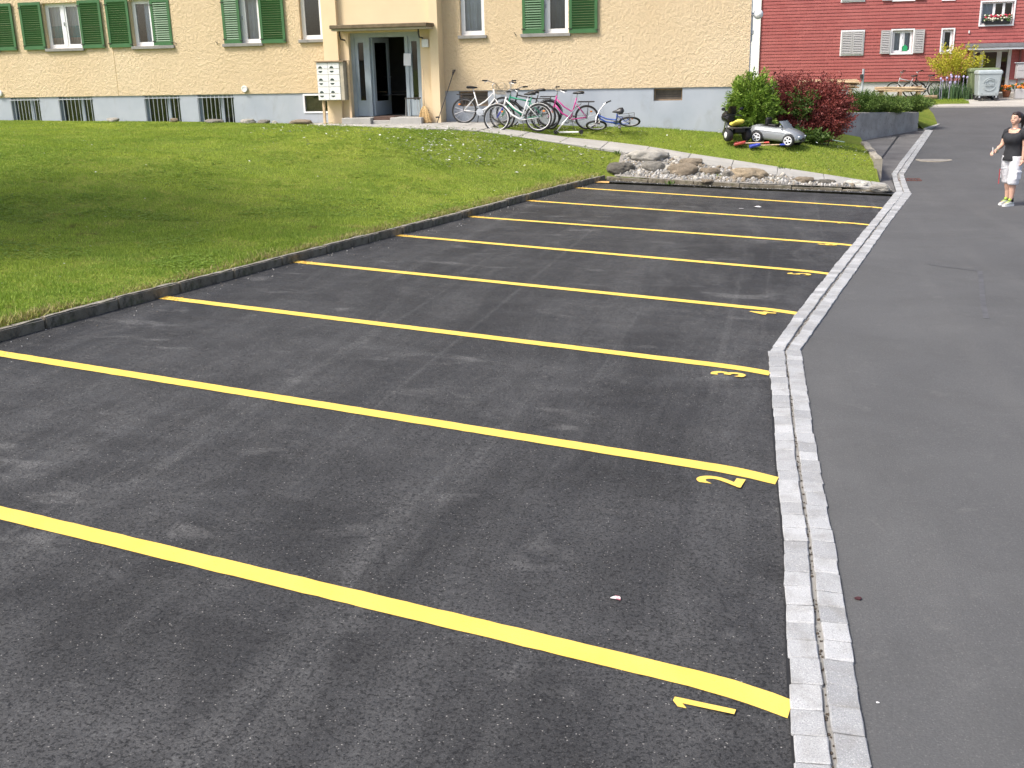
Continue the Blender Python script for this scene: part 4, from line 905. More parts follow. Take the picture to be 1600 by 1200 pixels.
mb = MB(); mb.add([(RX0-.4, RY-.7, 8.15), (RX1+.4, RY-.7, 8.15), (RX1+.4, RY+10.7, 8.15), (RX0-.4, RY+10.7, 8.15), (RX0-.4, RY+5, 11.5), (RX1+.4, RY+5, 11.5)], [(0, 1, 5, 4), (2, 3, 4, 5), (0, 3, 2, 1), (1, 2, 5), (3, 0, 4)]); mb.build('roof', bpy.data.materials['roof_tile'], red, world=True)
M['grey_shutter'] = simple('grey_shutter_paint', (.42, .41, .41, 1), .6, .05)
def surround(x0, x1, z0, z1, parent):
    s = MB(); t_ = .065; frame_rect(s, x0-t_, x1+t_, z0-t_, z1+t_, RY-.032, t_-.002, .03); s.build('surround', M['frame_white'], parent, world=True)
def rshut(x0, x1, z0, z1, Y):
    s = MB(); fr = .06; s.box(x0, x0+fr, Y-.035, Y, z0, z1); s.box(x1-fr, x1, Y-.035, Y, z0, z1); s.box(x0+fr, x1-fr, Y-.035, Y, z0, z0+fr); s.box(x0+fr, x1-fr, Y-.035, Y, z1-fr, z1)
    sh = s.build('shutter', M['grey_shutter'], red, world=True); n = 12
    for i in range(n):
        z = lerp(z0+fr, z1-fr, (i+.5)/n); q = MB(); q.box(x0+fr, x1-fr, -.008, .008, -.04, .04, Matrix.Translation((0, Y-.018, z)) @ Matrix.Rotation(R(-35), 4, 'X')); q.build('slat', M['grey_shutter'], sh, world=True)
for nm, (a, b, c, d) in RW.items():
    if nm == 'triple': 
        mb = MB(); Yf = RY+.12; frame_rect(mb, a+.002, b-.002, c+.002, d-.002, Yf, .06, .06); 
        m1, m2 = lerp(a, b, .40), lerp(a, b, .70); mb.box(m1-.05, m1+.05, Yf-.065, Yf-.003, c+.06, d-.06); mb.box(m2-.05, m2+.05, Yf-.065, Yf-.003, c+.06, d-.06); wn = mb.build('window', M['frame_white'], red, world=True)
        for u, v in ((a+.06, m1-.05), (m1+.05, m2-.05), (m2+.05, b-.06)): g = MB(); g.box(u, v, Yf-.035, Yf-.03, c+.06, d-.06); g.build('pane', M['glass'], wn, world=True)
        wavy(a, m1, c, d, Yf+.15, .02, 20).build('curtain', simple('pale_interior_blind', (.50, .56, .64, 1), .9), wn, world=True)
    else:
        wn = window(a, b, c, d, 'narrow' if nm in ('narrow', 'u3') else 'double', curtain='dark' if nm in ('narrow', 'u3') else 'net', Y=RY, parent=red, rec=.08, sill=False)
    surround(a, b, c, d, wn)
    if nm == 'shuttered': rshut(a-.02, (a+b)/2-.005, c-.01, d+.01, RY-.066); rshut((a+b)/2+.005, b+.02, c-.01, d+.01, RY-.066)
    if nm in ('double', 'u2'): w_ = (b-a)*.5; rshut(a-.05-w_, a-.07, c-.02, d+.02, RY-.066); rshut(b+.07, b+.05+w_, c-.02, d+.02, RY-.066)
    if nm == 'u1': rshut(a-.02, (a+b)/2-.005, c-.01, d+.01, RY-.066); rshut((a+b)/2+.005, b+.02, c-.01, d+.01, RY-.066)
# green card in the double window
a, b, c, d = RW['double']; q = MB(); q.add([(b-.42, RY+.05, c+.08), (b-.18, RY+.05, c+.08), (b-.18, RY+.05, c+.26), (b-.30, RY+.05, c+.36), (b-.42, RY+.05, c+.26), (b-.42, RY+.07, c+.08), (b-.18, RY+.07, c+.08), (b-.18, RY+.07, c+.26), (b-.30, RY+.07, c+.36), (b-.42, RY+.07, c+.26)], [(0, 1, 2, 3, 4), (9, 8, 7, 6, 5), (0, 5, 6, 1), (1, 6, 7, 2), (2, 7, 8, 3), (3, 8, 9, 4), (4, 9, 5, 0)])
tag(q.build('toy_house', simple('bright_green', (.02, .32, .12, 1), .5)), 'small bright green house ornament in a red house window', 'ornament')
# door set of the red house
a, b, c, d = DRR; mb = MB(); Yd2 = RY+.10; fr = simple('pale_grey_door_frame', (.55, .54, .52, 1), .5, .05)
mb.box(a, a+.10, Yd2-.06, Yd2+.05, c, d); mb.box(b-.13, b, RY-.05, Yd2+.05, c, d); mb.box(a+.1, b-.13, Yd2-.05, Yd2+.05, d-.12, d-.002)
m1, m2 = lerp(a, b, .24), lerp(a, b, .70); mb.box(m1-.07, m1+.08, Yd2-.05, Yd2+.04, c, d-.12); mb.box(m2-.10, m2+.09, Yd2-.05, Yd2+.04, c, d-.12)
dr2 = mb.build('entrance_door', fr, red, world=True)
for u, v in ((a+.1, m1-.07), (m1+.08, m2-.10), (m2+.09, b-.13)): g = MB(); g.box(u, v, Yd2-.01, Yd2, c, d-.12); g.build('pane', M['glass'], dr2, world=True)
mb = MB(); e0 = V(1508, 70)[0]; zc = V(1550, 73)[1]; mb.bbox(e0, e0+5, RY-.9, RY-.035, zc-.02, zc+.14, .01); cn2 = mb.build('canopy', simple('grey_fascia', (.19, .19, .20, 1), .6), red, world=True)
mb = MB(); mb.box(e0+.05, e0+4.9, RY-.85, RY-.04, zc-.12, zc-.022); mb.build('soffit', M['frame_white'], cn2, world=True)
mb = MB(); xw = V(1593, 90)[0]; mb.tube([(xw, RY-.12, .9), (xw, RY-.12, zc-.05)], .05, 8); mb.build('downpipe', simple('red_brown_pipe', (.16, .05, .045, 1), .6), red, world=True)
x, z = V(1514, 50); q = MB(); q.bbox(x-.03, x+.03, RY-.08, RY-.032, z-.06, z+.06, .01); q.build('wall_fitting', M['white'], red, world=True)
# yard in front of the red house: grass strip, forecourt, pale edging
YD = [(3.9, 34), (4.25, 38.6), (4.86, 40), (5.16, 44), (5.26, 47), (5.3, 48)]
def zyard(X, Y):
    z = max(zroad(Y), .9 if Y < 40 else lerp(.9, .86, min(1, (Y-40)/10)))
    return z if Y < 38.4 or Y > 48 else lerp(zroad(Y)+.03, z, min(1, max(0, (poly_at(YD, Y)-X)/1.3)))
mb = MB()
patch(mb, [34.0+.4*i for i in range(49)], lambda Y: -9 if Y > 38.5 else -.95, lambda Y: lerp(1.35, 3.95, min(1, (Y-34.4)/4.0)) if Y < 38.4 else (poly_at(YD, min(Y, 48)) if Y < 48 else 7.0), 40, zyard)
yard = tag(mb.build('yard', M['lawn'], smooth=True), 'raised grass yard before the red house', kind='structure')
mb = MB(); patch(mb, [46.9, 47.4, 47.95], lambda Y: 5.0, lambda Y: 26, 16, lambda X, Y: zroad(Y)+.05); patch(mb, [47.95, 49, 51, 53.05], lambda Y: 7.05 if Y > 48 else 5.0, lambda Y: 26, 12, lambda X, Y: zroad(Y)+.052)
mb.add([(5.0, 46.9, .5), (26, 46.9, .5), (26, 46.9, zroad(46.9)+.05), (5.0, 46.9, zroad(46.9)+.05)], [(0, 1, 2, 3)])
tag(mb.build('forecourt', M['forecourt']), 'pale concrete forecourt before the red house door', kind='structure')
mb = MB(); mb.bbox(7.6, 9.9, 51.6, 53.0, .8, 1.06, .02); tag(mb.build('door_step', M['forecourt']), 'concrete step under the red house door', 'step')
# ================================================================== LOW WALLS
rwl = thing('retaining_wall', 'stained grey concrete retaining wall behind the bushes', 'wall', (1.6, 34.5, .2))
mb = MB(); A_ = Vector((.2, 33.3, 0)); B_ = Vector((1.5, 34.5, 0)); C_ = Vector((4.05, 38.3, 0)); D_ = Vector((4.0, 39.2, 0)); pl = [A_, B_, C_, D_]; top = [1.14, 1.12, .93, .95]; n2 = Vector((-.75, .55, 0)).normalized()*.25
fr_ = []; bk = []
for i, p in enumerate(pl): fr_.append((p, top[i])); 
rings = []
for p, tz in fr_: q = p+n2; rings.append([(p.x, p.y, -.2), (p.x, p.y, tz-.02), (p.x-.01, p.y+.012, tz), (q.x, q.y, tz), (q.x, q.y, -.2)])
mb.loft(rings); mb.build('wall_body', M['wall_conc'], rwl, world=True)
mb = MB(); z0 = .2
lw_ = thing('low_wall', 'low pitted concrete edging wall at the end of the lower lawn', 'wall', (2.05, 27, 0))
rings = []
for i in range(9):
    u = i/8; Y = lerp(26.85, 32.4, u); zt = lerp(.43, .42, u); x = 2.03+.02*math.sin(i*2.1)
    rings.append([(x-.09, Y, -.3), (x+.09, Y, -.3), (x+.09, Y, zt-.015), (x+.07, Y, zt), (x-.07, Y, zt), (x-.09, Y, zt-.015)])
mb.loft(rings); mb.build('wall_body', M['lowwall'], lw_, world=True)
# kerb strip at the corner below the retaining wall
mb = MB(); c0 = Vector((4.0, 38.9, 0)); pts_ = [(4.16, 38.5), (4.36, 38.95), (4.62, 39.6), (4.8, 40.2)]; rings = []
for x, y in pts_: rings.append([(x-.15, y+.05, zroad(y)-.1), (x+.16, y-.05, zroad(y)-.1), (x+.16, y-.05, zroad(y)+.03), (x-.15, y+.05, zroad(y)+.045)])
mb.loft(rings); tag(mb.build('yard_kerb', M['paving']), 'pale kerb strip curving from the retaining wall to the forecourt', 'kerb')
# ================================================================== GRASS
rg = np.random.default_rng(5)
def path_mask(X, Y):                         # True where no grass grows
    py = np.interp(X, [p[0] for p in PATHC], [p[1] for p in PATHC]); m = (X > -7.5) & (np.abs(Y-py) < PW+.01)
    an = np.interp(X, [p[0] for p in APR], [p[1] for p in APR]); m |= (X > -13.4) & (X < -7.4) & (Y > an)
    yr = np.interp(X, [p[0] for p in REAR], [p[1] for p in REAR]); m |= (X > -3.95) & (Y < py-PW+.02)
    
    return m
VN = rg.random((128, 128))
def vnoise(X, Y, f):
    u, v = X*f, Y*f; i, j = np.floor(u).astype(int), np.floor(v).astype(int); a, b = u-i, v-j; a = a*a*(3-2*a); b = b*b*(3-2*b); g = lambda p, q: VN[p % 128, q % 128]
    return g(i, j)*(1-a)*(1-b)+g(i+1, j)*a*(1-b)+g(i, j+1)*(1-a)*b+g(i+1, j+1)*a*b
def blades(name, X, Y, Z, hmin, hmax, wmin, wmax, mat, lean=.5):
    n = len(X); a = rg.uniform(0, 2*PI, n); h = rg.uniform(hmin, hmax, n)*(.35+.9*vnoise(X, Y, 5.3)**1.3+.55*vnoise(X+40, Y, 1.4)); wd = rg.uniform(wmin, wmax, n)/2; la = rg.uniform(0, 2*PI, n); ll = h*rg.uniform(0, lean, n)
    V = np.empty((n, 3, 3), np.float32); V[:, 0] = np.c_[X-np.cos(a)*wd, Y-np.sin(a)*wd, Z-.005]; V[:, 1] = np.c_[X+np.cos(a)*wd, Y+np.sin(a)*wd, Z-.005]; V[:, 2] = np.c_[X+np.cos(la)*ll, Y+np.sin(la)*ll, Z+h]
    me = bpy.data.meshes.new(name); me.vertices.add(3*n); me.vertices.foreach_set('co', V.ravel()); me.loops.add(3*n); me.loops.foreach_set('vertex_index', np.arange(3*n, dtype=np.int32)); me.polygons.add(n)
    me.polygons.foreach_set('loop_start', np.arange(0, 3*n, 3, dtype=np.int32)); me.polygons.foreach_set('loop_total', np.full(n, 3, np.int32)); me.update(calc_edges=True); me.materials.append(mat); return link(name, me)
def sample_left(n):
    Y = rg.uniform(5.5, 28, n*3); X = rg.uniform(-27, -4, n*3)
    k = np.interp(Y, [p[1] for p in KERB], [p[0] for p in KERB])
    ok = ((X < k-.09) | (Y > 24.4)) & (X > -.86*Y-2.0) & ~path_mask(X, Y) & (X < -3.9) & ((Y < 27.75) | (X > -13.5)) & ~((X > -7.45) & (Y > 24.9) & (Y > np.interp(X, [p[0] for p in PATHC], [p[1] for p in PATHC])))
    # thinner far away, patchy
    dist = np.hypot(X, Y); ok &= rg.random(len(X)) < .25+1.3*vnoise(X, Y, 3.1)
    ok &= rg.random(len(X)) < np.clip(14.0/dist, .35, 1)
    return X[ok], Y[ok]
X, Y = sample_left(760000); Z = Tv(X, Y)
o = blades('lawn_grass', X, Y, Z, .014, .040, .007, .014, M['grass'], 1.1); tag(o, 'short green grass on the left lawn', 'grass', kind='stuff')
def sample_right(n):
    X = rg.uniform(-7.4, 1.95, n); Y = rg.uniform(24.8, 31.5, n); py = np.interp(X, [p[0] for p in PATHC], [p[1] for p in PATHC])
    ok = (Y > py+PW-.03) & ~((X < -1.05) & (Y > 27.98)) & ~((X < -5.6) & (Y > 27.3)); return X[ok], Y[ok]
X2, Y2 = sample_right(95000); Z2 = Tv(X2, Y2)
o = blades('lower_lawn_grass', X2, Y2, Z2, .018, .05, .008, .015, M['grass'], 1.0); tag(o, 'short green grass on the lower lawn below the bicycles', 'grass', kind='stuff')
Yy = rg.uniform(34.3, 50.8, 60000); Xy = rg.uniform(-6, 7.0, 60000); ok = (Xy < np.where(Yy < 38.4, 1.2+(Yy-34.4)*.62, np.where(Yy < 48, 3.9+(Yy-38.4)*.11, 6.95))) & (Xy > -1)
Xy, Yy = Xy[ok], Yy[ok]; o = blades('yard_grass', Xy, Yy, np.array([zyard(a, b) for a, b in zip(Xy, Yy)]), .03, .09, .012, .02, M['grass'], .8); tag(o, 'grass of the yard before the red house', 'grass', kind='stuff')
# broad weed leaves pressed into the turf
def rosettes(name, X, Y, label):
    n = len(X); k = 5; V_ = []; a0 = rg.uniform(0, 6.28, n); L = rg.uniform(.015, .036, n); z = Tv(X, Y)+rg.uniform(.01, .025, n)
    for q in range(k):
        a = a0+q*2*PI/k+rg.normal(0, .3, n); c, s_ = np.cos(a), np.sin(a); w_ = L*.32; l = L*rg.uniform(.7, 1.2, n)
        V_.append(np.stack([np.c_[X, Y, z], np.c_[X+c*l*.55-s_*w_, Y+s_*l*.55+c*w_, z+l*.35], np.c_[X+c*l, Y+s_*l, z+l*.25], np.c_[X+c*l*.55+s_*w_, Y+s_*l*.55-c*w_, z+l*.35]], 1))
    V_ = np.concatenate(V_).reshape(-1, 3); m = len(V_)//4; me = bpy.data.meshes.new(name); me.vertices.add(4*m); me.vertices.foreach_set('co', V_.astype(np.float32).ravel()); me.loops.add(4*m); me.loops.foreach_set('vertex_index', np.arange(4*m, dtype=np.int32)); me.polygons.add(m); me.polygons.foreach_set('loop_start', np.arange(0, 4*m, 4, dtype=np.int32)); me.polygons.foreach_set('loop_total', np.full(m, 4, np.int32)); me.update(calc_edges=True); me.materials.append(M['turfleaf']); tag(link(name, me), label, 'weeds', kind='stuff')
M['turfleaf'] = leafmat('turf_weed_leaf', [(.13, .22, .03, 1), (.24, .36, .05, 1), (.36, .46, .10, 1)], trans=.2)
Xw, Yw = sample_left(52000); kp = vnoise(Xw, Yw, 1.1) > .56; rosettes('turf_weeds', Xw[kp], Yw[kp], 'clover and plantain leaves in the left lawn')
# tufts over the kerb edge and along the path edge
Yt = rg.uniform(6, 24.2, 16000); Xt = np.interp(Yt, [p[1] for p in KERB], [p[0] for p in KERB])-.085-np.abs(rg.normal(0, .13, 16000)); keep = rg.random(16000) < .45+.5*(np.sin(Yt*3.1)+np.sin(Yt*7.7)*.6 > .2); Xt, Yt = Xt[keep], Yt[keep]
t = NT('dry_grass_blade'); g = t.n('ShaderNodeNewGeometry'); M['drygrass'] = t.fin(t.mix(g.outputs['Random Per Island'], (.30, .21, .10, 1), (.30, .33, .06, 1)), .6)
o = blades('kerb_edge_grass', Xt, Yt, Tv(Xt, Yt), .03, .07, .007, .014, M['drygrass'], 1.3); tag(o, 'dry browned grass fringe behind the lawn kerb', 'grass', kind='stuff')
# weeds growing in the kerb joints
mb = MB()
for px in ((806, 299), (845, 289), (600, 370), (788, 304), (1010, 262), (1030, 250), (1047, 290), (1296, 283), (1220, 268), (965, 243)):
    c = lotpt(*px) if px[1] > 280 else march(*px, lambda X, Y: max(bedz(X, Y), zlot(X, Y)), 20)
    for k in range(26):
        a = rnd.uniform(0, 6.28); l = rnd.uniform(.04, .13); p = c+Vector((rnd.gauss(0, .05), rnd.gauss(0, .05), .02)); e = p+Vector((math.cos(a)*l*.6, math.sin(a)*l*.6, l)); s = Vector((-math.sin(a), math.cos(a), 0))*.012
        mb.add([p, p.lerp(e, .5)+s, e, p.lerp(e, .5)-s], [(0, 1, 2, 3)])
M['weed'] = leafmat('weed_leaf', [(.05, .10, .015, 1), (.12, .19, .03, 1)]); tag(mb.build('weeds', M['weed']), 'small weeds growing in kerb joints and gravel', 'weeds', kind='stuff')
# daisies: white heads scattered in drifts
mb = MB(); r = random.Random(21); M['petal'] = simple('daisy_petal', (.80, .80, .78, 1), .7, .05)
def daisy(X, Y, z, s):
    if path_mask(np.array([X]), np.array([Y]))[0]: return
    tx, ty = r.gauss(0, .25), r.gauss(-.3, .2); mb.add([(X+s*math.cos(2*PI*k/6), Y+s*math.sin(2*PI*k/6), z+s*(math.cos(2*PI*k/6)*tx+math.sin(2*PI*k/6)*ty)) for k in range(6)], [tuple(range(6))])
cl = []
for k in range(270):
    px = r.uniform(420, 960); py = r.uniform(197, 262)
    if py > 212 and px < 600 and r.random() < .8: continue
    if px < 640 and py > 225: continue
    c = march(px, py, T, 10)
    if path_mask(np.array([c.x]), np.array([c.y]))[0] or (c.x > xk(min(c.y, 24.2))-.1 and c.y < 24.3): continue
    cl.append(c)
    for j in range(r.randrange(3, 14)): X, Y = c.x+r.gauss(0, .35), c.y+r.gauss(0, .35); daisy(X, Y, T(X, Y)+r.uniform(.07, .11), r.uniform(.016, .030))
for k in range(420):
    X, Y = r.uniform(-22, -5), r.uniform(9, 27.5)
    if X < xk(min(Y, 24.2))-.15 and X > -.84*Y-1 and not path_mask(np.array([X]), np.array([Y]))[0]: daisy(X, Y, T(X, Y)+r.uniform(.06, .10), r.uniform(.010, .018))
for k in range(800):
    X, Y = r.uniform(-6.5, 1.9), r.uniform(25.5, 29.3); y, z = pathc(X)
    if Y > y+PW+.1 and not (X < -1.1 and Y > 27.9): daisy(X, Y, T(X, Y)+r.uniform(.07, .11), r.uniform(.012, .02) if X < .6 else r.uniform(.015, .026))
tag(mb.build('daisies', M['petal']), 'white daisies scattered through both lawns', 'daisies', kind='stuff')
# ================================================================== SHRUBS
def bush(name, label, loc, env, nb, nl, leaf, mat, seed, up_=.55, spread=.07, group=None, stems=8, asp=.5, tips=0, cat='shrub', open_=0.0, elmin=-.25):
    r = np.random.default_rng(seed); e = thing(name, label, cat, loc, (0, 0, 0), group); rx, ry, h = env; C = []; D = []
    S = MB()
    for b in range(nb):
        a = r.uniform(0, 2*PI); el = math.asin(r.uniform(elmin, 1)) ; rr = r.uniform(.55, 1.0)**.6*(1+.12*math.sin(3*a+seed)+.1*math.sin(5*a+2*el*3+seed))
        tgt = np.array([math.cos(a)*math.cos(el)*rx*rr, math.sin(a)*math.cos(el)*ry*rr, h*.5+math.sin(el)*h*.5*rr]); st = np.array([r.normal(0, rx*.12), r.normal(0, ry*.12), 0.0])
        mid = st+(tgt-st)*.5+np.array([0, 0, h*up_*.35*r.uniform(.5, 1.2)])-np.array([tgt[0]*.2, tgt[1]*.2, 0])
        nn = int(nl*r.uniform(.7, 1.3)); u = r.uniform(.25+open_, 1.0, nn)**.8
        p = ((1-u)**2)[:, None]*st+(2*u*(1-u))[:, None]*mid+(u**2)[:, None]*tgt; p += r.normal(0, spread, (nn, 3))*(1.1-u*.6)[:, None]
        C.append(p); dd = (tgt-mid); dd = dd/np.linalg.norm(dd); D.append(np.tile(dd, (nn, 1)))
        if b < stems:
            us = np.linspace(0, 1, 7); q = ((1-us)**2)[:, None]*st+(2*us*(1-us))[:, None]*mid+(us**2)[:, None]*tgt; S.tube([tuple(x) for x in q], [.016*(1-.85*x)+.002 for x in us], 5)
    C = np.concatenate(C); D = np.concatenate(D); C[:, 2] = np.maximum(C[:, 2], .03); n = len(C)
    d = D+r.normal(0, .75, (n, 3)); d /= np.linalg.norm(d, axis=1)[:, None]; q = r.normal(0, 1, (n, 3)); q[:, 2] *= .5; s = np.cross(d, q); s /= np.linalg.norm(s, axis=1)[:, None]; L = leaf*r.uniform(.6, 1.3, n)[:, None]; nv = np.cross(d, s)
    V = np.stack([C, C+d*L*.5+s*L*asp*.5+nv*L*.08, C+d*L, C+d*L*.5-s*L*asp*.5+nv*L*.08], 1).reshape(-1, 3)
    me = bpy.data.meshes.new('crown'); me.vertices.add(4*n); me.vertices.foreach_set('co', V.astype(np.float32).ravel()); me.loops.add(4*n); me.loops.foreach_set('vertex_index', np.arange(4*n, dtype=np.int32)); me.polygons.add(n); me.polygons.foreach_set('loop_start', np.arange(0, 4*n, 4, dtype=np.int32)); me.polygons.foreach_set('loop_total', np.full(n, 4, np.int32)); me.update(calc_edges=True); me.materials.append(mat)
    link('crown', me, e); S.build('stem', M['bark'], e, smooth=True); return e
M['bark'] = simple('shrub_bark', (.11, .08, .055, 1), .9, .3, 12)
M['lf_green'] = leafmat('green_shrub_leaf', [(.08, .16, .02, 1), (.19, .31, .04, 1), (.33, .44, .08, 1)]); M['lf_red'] = leafmat('barberry_leaf', [(.10, .027, .028, 1), (.25, .06, .052, 1), (.40, .12, .09, 1)], trans=.2)
M['lf_mixed'] = leafmat('olive_leaf', [(.05, .10, .02, 1), (.11, .17, .035, 1)]); M['lf_hedge'] = leafmat('juniper_needles', [(.05, .10, .02, 1), (.12, .20, .04, 1), (.22, .30, .07, 1)], trans=.1); M['lf_yellow'] = leafmat('yellow_maple_leaf', [(.34, .35, .03, 1), (.52, .50, .05, 1), (.66, .60, .10, 1)], trans=.35)
bx, bz = W(1172, 215, 27.85); bush('green_shrub', 'bright green feathery shrub at the yellow house corner beside the toy trike', (bx, 27.9, .72), (.76, .5, 1.86), 270, 95, .085, M['lf_green'], 1, .6, .06, None, 10, .34, elmin=-.6)
bx = W(1228, 200, 28.7)[0]; bush('red_barberry', 'dark red barberry bush between the green shrub and the larger red bush', (bx, 28.7, .66), (.74, .55, 1.86), 280, 110, .055, M['lf_red'], 2, .5, .07, 'red barberry bushes', 10, .5, elmin=-.75)
bx = W(1283, 200, 28.7)[0]; bush('red_barberry', 'larger dark red barberry bush in front of the retaining wall', (bx, 28.7, .52), (.84, .62, 1.84), 330, 115, .055, M['lf_red'], 3, .5, .07, 'red barberry bushes', 12, .5, elmin=-.75)
bx = W(1255, 150, 28.4)[0]; bush('olive_shrub', 'small olive green shoots growing between the two red bushes', (bx, 28.4, 1.0), (.42, .3, 1.15), 46, 50, .075, M['lf_mixed'], 4, .8, .05, None, 5, .45)
bx = W(1262, 205, 28.1)[0]; bush('leafy_groundcover', 'low green leafy growth at the foot of the red bushes behind the toy car', (bx, 28.1, .62), (.75, .3, .45), 60, 40, .08, M['lf_mixed'], 5, .4, .05, None, 0, .6, cat='plant')
for i, (px, py, YY, rx, ry, h, lab) in enumerate(((1352, 180, 36.3, .75, .7, .82, 'dark juniper hedge clump on the retaining wall next to the red bush'), (1388, 179, 37.2, .75, .6, .58, 'middle juniper hedge clump on top of the retaining wall'), (1426, 180, 38.6, .72, .6, .52, 'lighter juniper hedge clump at the road end of the retaining wall'))):
    bx = W(px, py, YY)[0]; bush('juniper_hedge', lab, (bx, YY, .92), (rx, ry, h), 220, 80, .07, M['lf_hedge'], 10+i, .3, .07, 'juniper hedge clumps', 4, .22)
bx = V(1490, 128, 51.2)[0]; ym = bush('yellow_maple', 'small yellow leaved maple tree before the red house', (bx, 51.2, .9), (1.45, .8, 2.35), 90, 44, .09, M['lf_yellow'], 20, .1, .08, None, 16, .5, cat='tree', open_=.25, elmin=.25)
bx = V(1515, 128, 51.6)[0]; bush('dark_shrub', 'dark green shrub with white blossoms beside the wheeled bins', (bx, 51.6, .9), (.5, .4, 1.25), 60, 50, .10, M['lf_mixed'], 22, .5, .06, None, 5, .6)
# blossoms on the dark shrub
e = bpy.data.objects['dark_shrub']; mb = MB(); r = random.Random(8)
for k in range(40):
    a = r.uniform(0, 6.28); mb.ell((math.cos(a)*.45*r.random()+.05, -.35*r.random(), r.uniform(.05, .75)), (.05, .05, .04), 6, 4)
tag(mb.build('blossom', M['petal'], e), kind='stuff')
# irises
for i, (px, lab) in enumerate(((1478, 'clump of lilac irises left of the others before the red house'), (1500, 'clump of bluish iris leaves between maple and grey bin'))):
    bx = V(px, 150, 50.4)[0]; e = thing('iris_clump', lab, 'flowers', (bx, 50.4, .87), group='iris clumps'); r = random.Random(30+i); mb = MB(); fl_ = MB()
    for k in range(190):
        a = r.uniform(0, 6.28); x, y = r.gauss(0, .32), r.gauss(0, .18); h = r.uniform(.35, .75); ln = r.uniform(.05, .25); s = Vector((math.cos(a+1.57), math.sin(a+1.57), 0))*.018; p = Vector((x, y, 0)); m_ = p+Vector((math.cos(a)*ln*.3, math.sin(a)*ln*.3, h*.6)); t_ = p+Vector((math.cos(a)*ln, math.sin(a)*ln, h))
        mb.add([p-s, p+s, m_+s, m_-s, t_], [(0, 1, 2, 3), (3, 2, 4)])
        if k % 28 == 0: fl_.tube([p, (x, y, h+.2)], .008, 5); fl_.ell((x, y, h+.26), (.05, .05, .06), 7, 5)
    mb.build('leaf', leafmat('iris_leaf%d' % i, [(.06, .13, .06, 1), (.14, .22, .10, 1)]), e); fl_.build('flower', simple('lilac_petal%d' % i, (.42, .38, .58, 1), .7), e)

# unseen broad tree added left of view; its loose crown shades the lawn
bush('added_shade_tree', 'unseen broad leafy tree added at far left to shade the lawn', (-15.0, 10.2, T(-15.0, 10.2)+4.2), (4.6, 4.6, 6.0), 210, 34, .30, M['lf_green'], 77, .3, .35, None, 26, .6, cat='tree')
e = bpy.data.objects['added_shade_tree']; mb = MB(); mb.tube([(0, 0, -4.4), (.1, 0, -2), (0, .1, .3), (0, 0, 1.6)], [.32, .24, .2, .12], 10); mb.build('added_tree_trunk', M['bark'], e, smooth=True)
# ================================================================== MAILBOXES, BROOM, POLE, STOOL
mz = T(-12.9, 27.2)+.03
mx0, mx1 = W(494.5, 110, 27.15)[0], W(531, 110, 27.15)[0]; mzt, mzb = W(512, 97, 27.15)[1], W(512, 157, 27.15)[1]
ml = thing('mailbox_unit', 'white twelve compartment mailbox unit on wooden posts beside the entrance', 'mailbox', ((mx0+mx1)/2, 27.3, mz))
mb = MB(); mb.bbox(mx0, mx1+.10, 27.15, 27.5, mzb, mzt, .008); mb.build('case', simple('mailbox_case', (.46, .41, .32, 1), .5), ml, world=True)
mb = MB(); mb.box(mx0-.02, mx1+.13, 27.10, 27.53, mzt, mzt+.03); mb.build('top_sheet', simple('mailbox_top', (.30, .21, .13, 1), .6), ml, world=True)
rows = [.17, .15, .17, .15, .18, .17]; sm_ = sum(rows); zc_ = mzt-.012; dark_ = simple('slot_dark', (.05, .07, .06, 1), .5); hh_ = (mzt-mzb-.02)
for i, q_ in enumerate(rows):
    h_ = hh_*q_/sm_
    for j in range(2):
        x0 = lerp(mx0+.01, mx1-.01, j/2)+.004; x1 = lerp(mx0+.01, mx1-.01, (j+1)/2)-.004
        d = MB(); d.bbox(x0, x1, 27.135, 27.149, zc_-h_+.006, zc_-.004, .003); dd = d.build('compartment', M['white'], ml, world=True)
        s = MB(); cx = x0+.10; arc = [(cx+.055*math.cos(t_), 27.131, 0+.055*math.sin(t_)) for t_ in [PI*k/8 for k in range(9)]]
        if i % 2 == 0: zz = zc_-h_+.02; pts = [(a, b, zz+c) for a, b, c in arc]
        else: zz = zc_-.045; pts = [(a, b, zz-c*.8) for a, b, c in arc][::-1]
        s.add(pts+[(a, b+.006, c) for a, b, c in pts], [tuple(range(9))]+[(k, k+1, 10+k, 9+k) for k in range(8)]); s.build('slot', dark_, dd, world=True)
    zc_ -= h_
for x in (mx0+.06, mx1+.17):
    q = MB(); q.box(x-.03, x+.03, 27.30, 27.36, mz-.2, (mzb if x < mx1 else mzt+.02)); q.build('post', M['wood'], ml, world=True)
bz_ = lambda x, y: T(x, y)+.03
x, _ = W(663, 185, 27.3); br = thing('straw_broom', 'straw broom leaning bristles down against the right entrance pillar', 'broom', (x, 27.32, bz_(x, 27.3)), (R(-10), R(-3), 0))
mb = MB(); mb.tube([(0, 0, .42), (0, 0, 1.45)], .013, 8); mb.build('handle', M['wood'], br, smooth=True)
mb = MB(); straw = simple('straw', (.62, .43, .20, 1), .8, .2, 30)
r = random.Random(77)
for k in range(110):
    u = r.uniform(-1, 1); v = r.uniform(-1, 1)*.3; mb.tube([(u*.035, v*.1, .44), (u*.10, v*.13, .33), (u*.145, v*.15, .2), (u*.175+r.gauss(0, .006), v*.18, r.uniform(0, .03))], [.006, .007, .007, .004], 4)
bh_ = mb.build('bristles', straw, br); tag(bh_, kind='stuff')
for z in (.27, .33): q = MB(); w_ = .14 if z < .3 else .118; q.tube([(w_*math.cos(2*PI*k/16), w_*.24*math.sin(2*PI*k/16), z) for k in range(16)], .006, 5, True); q.build('binding', M['dark_iron'], bh_)
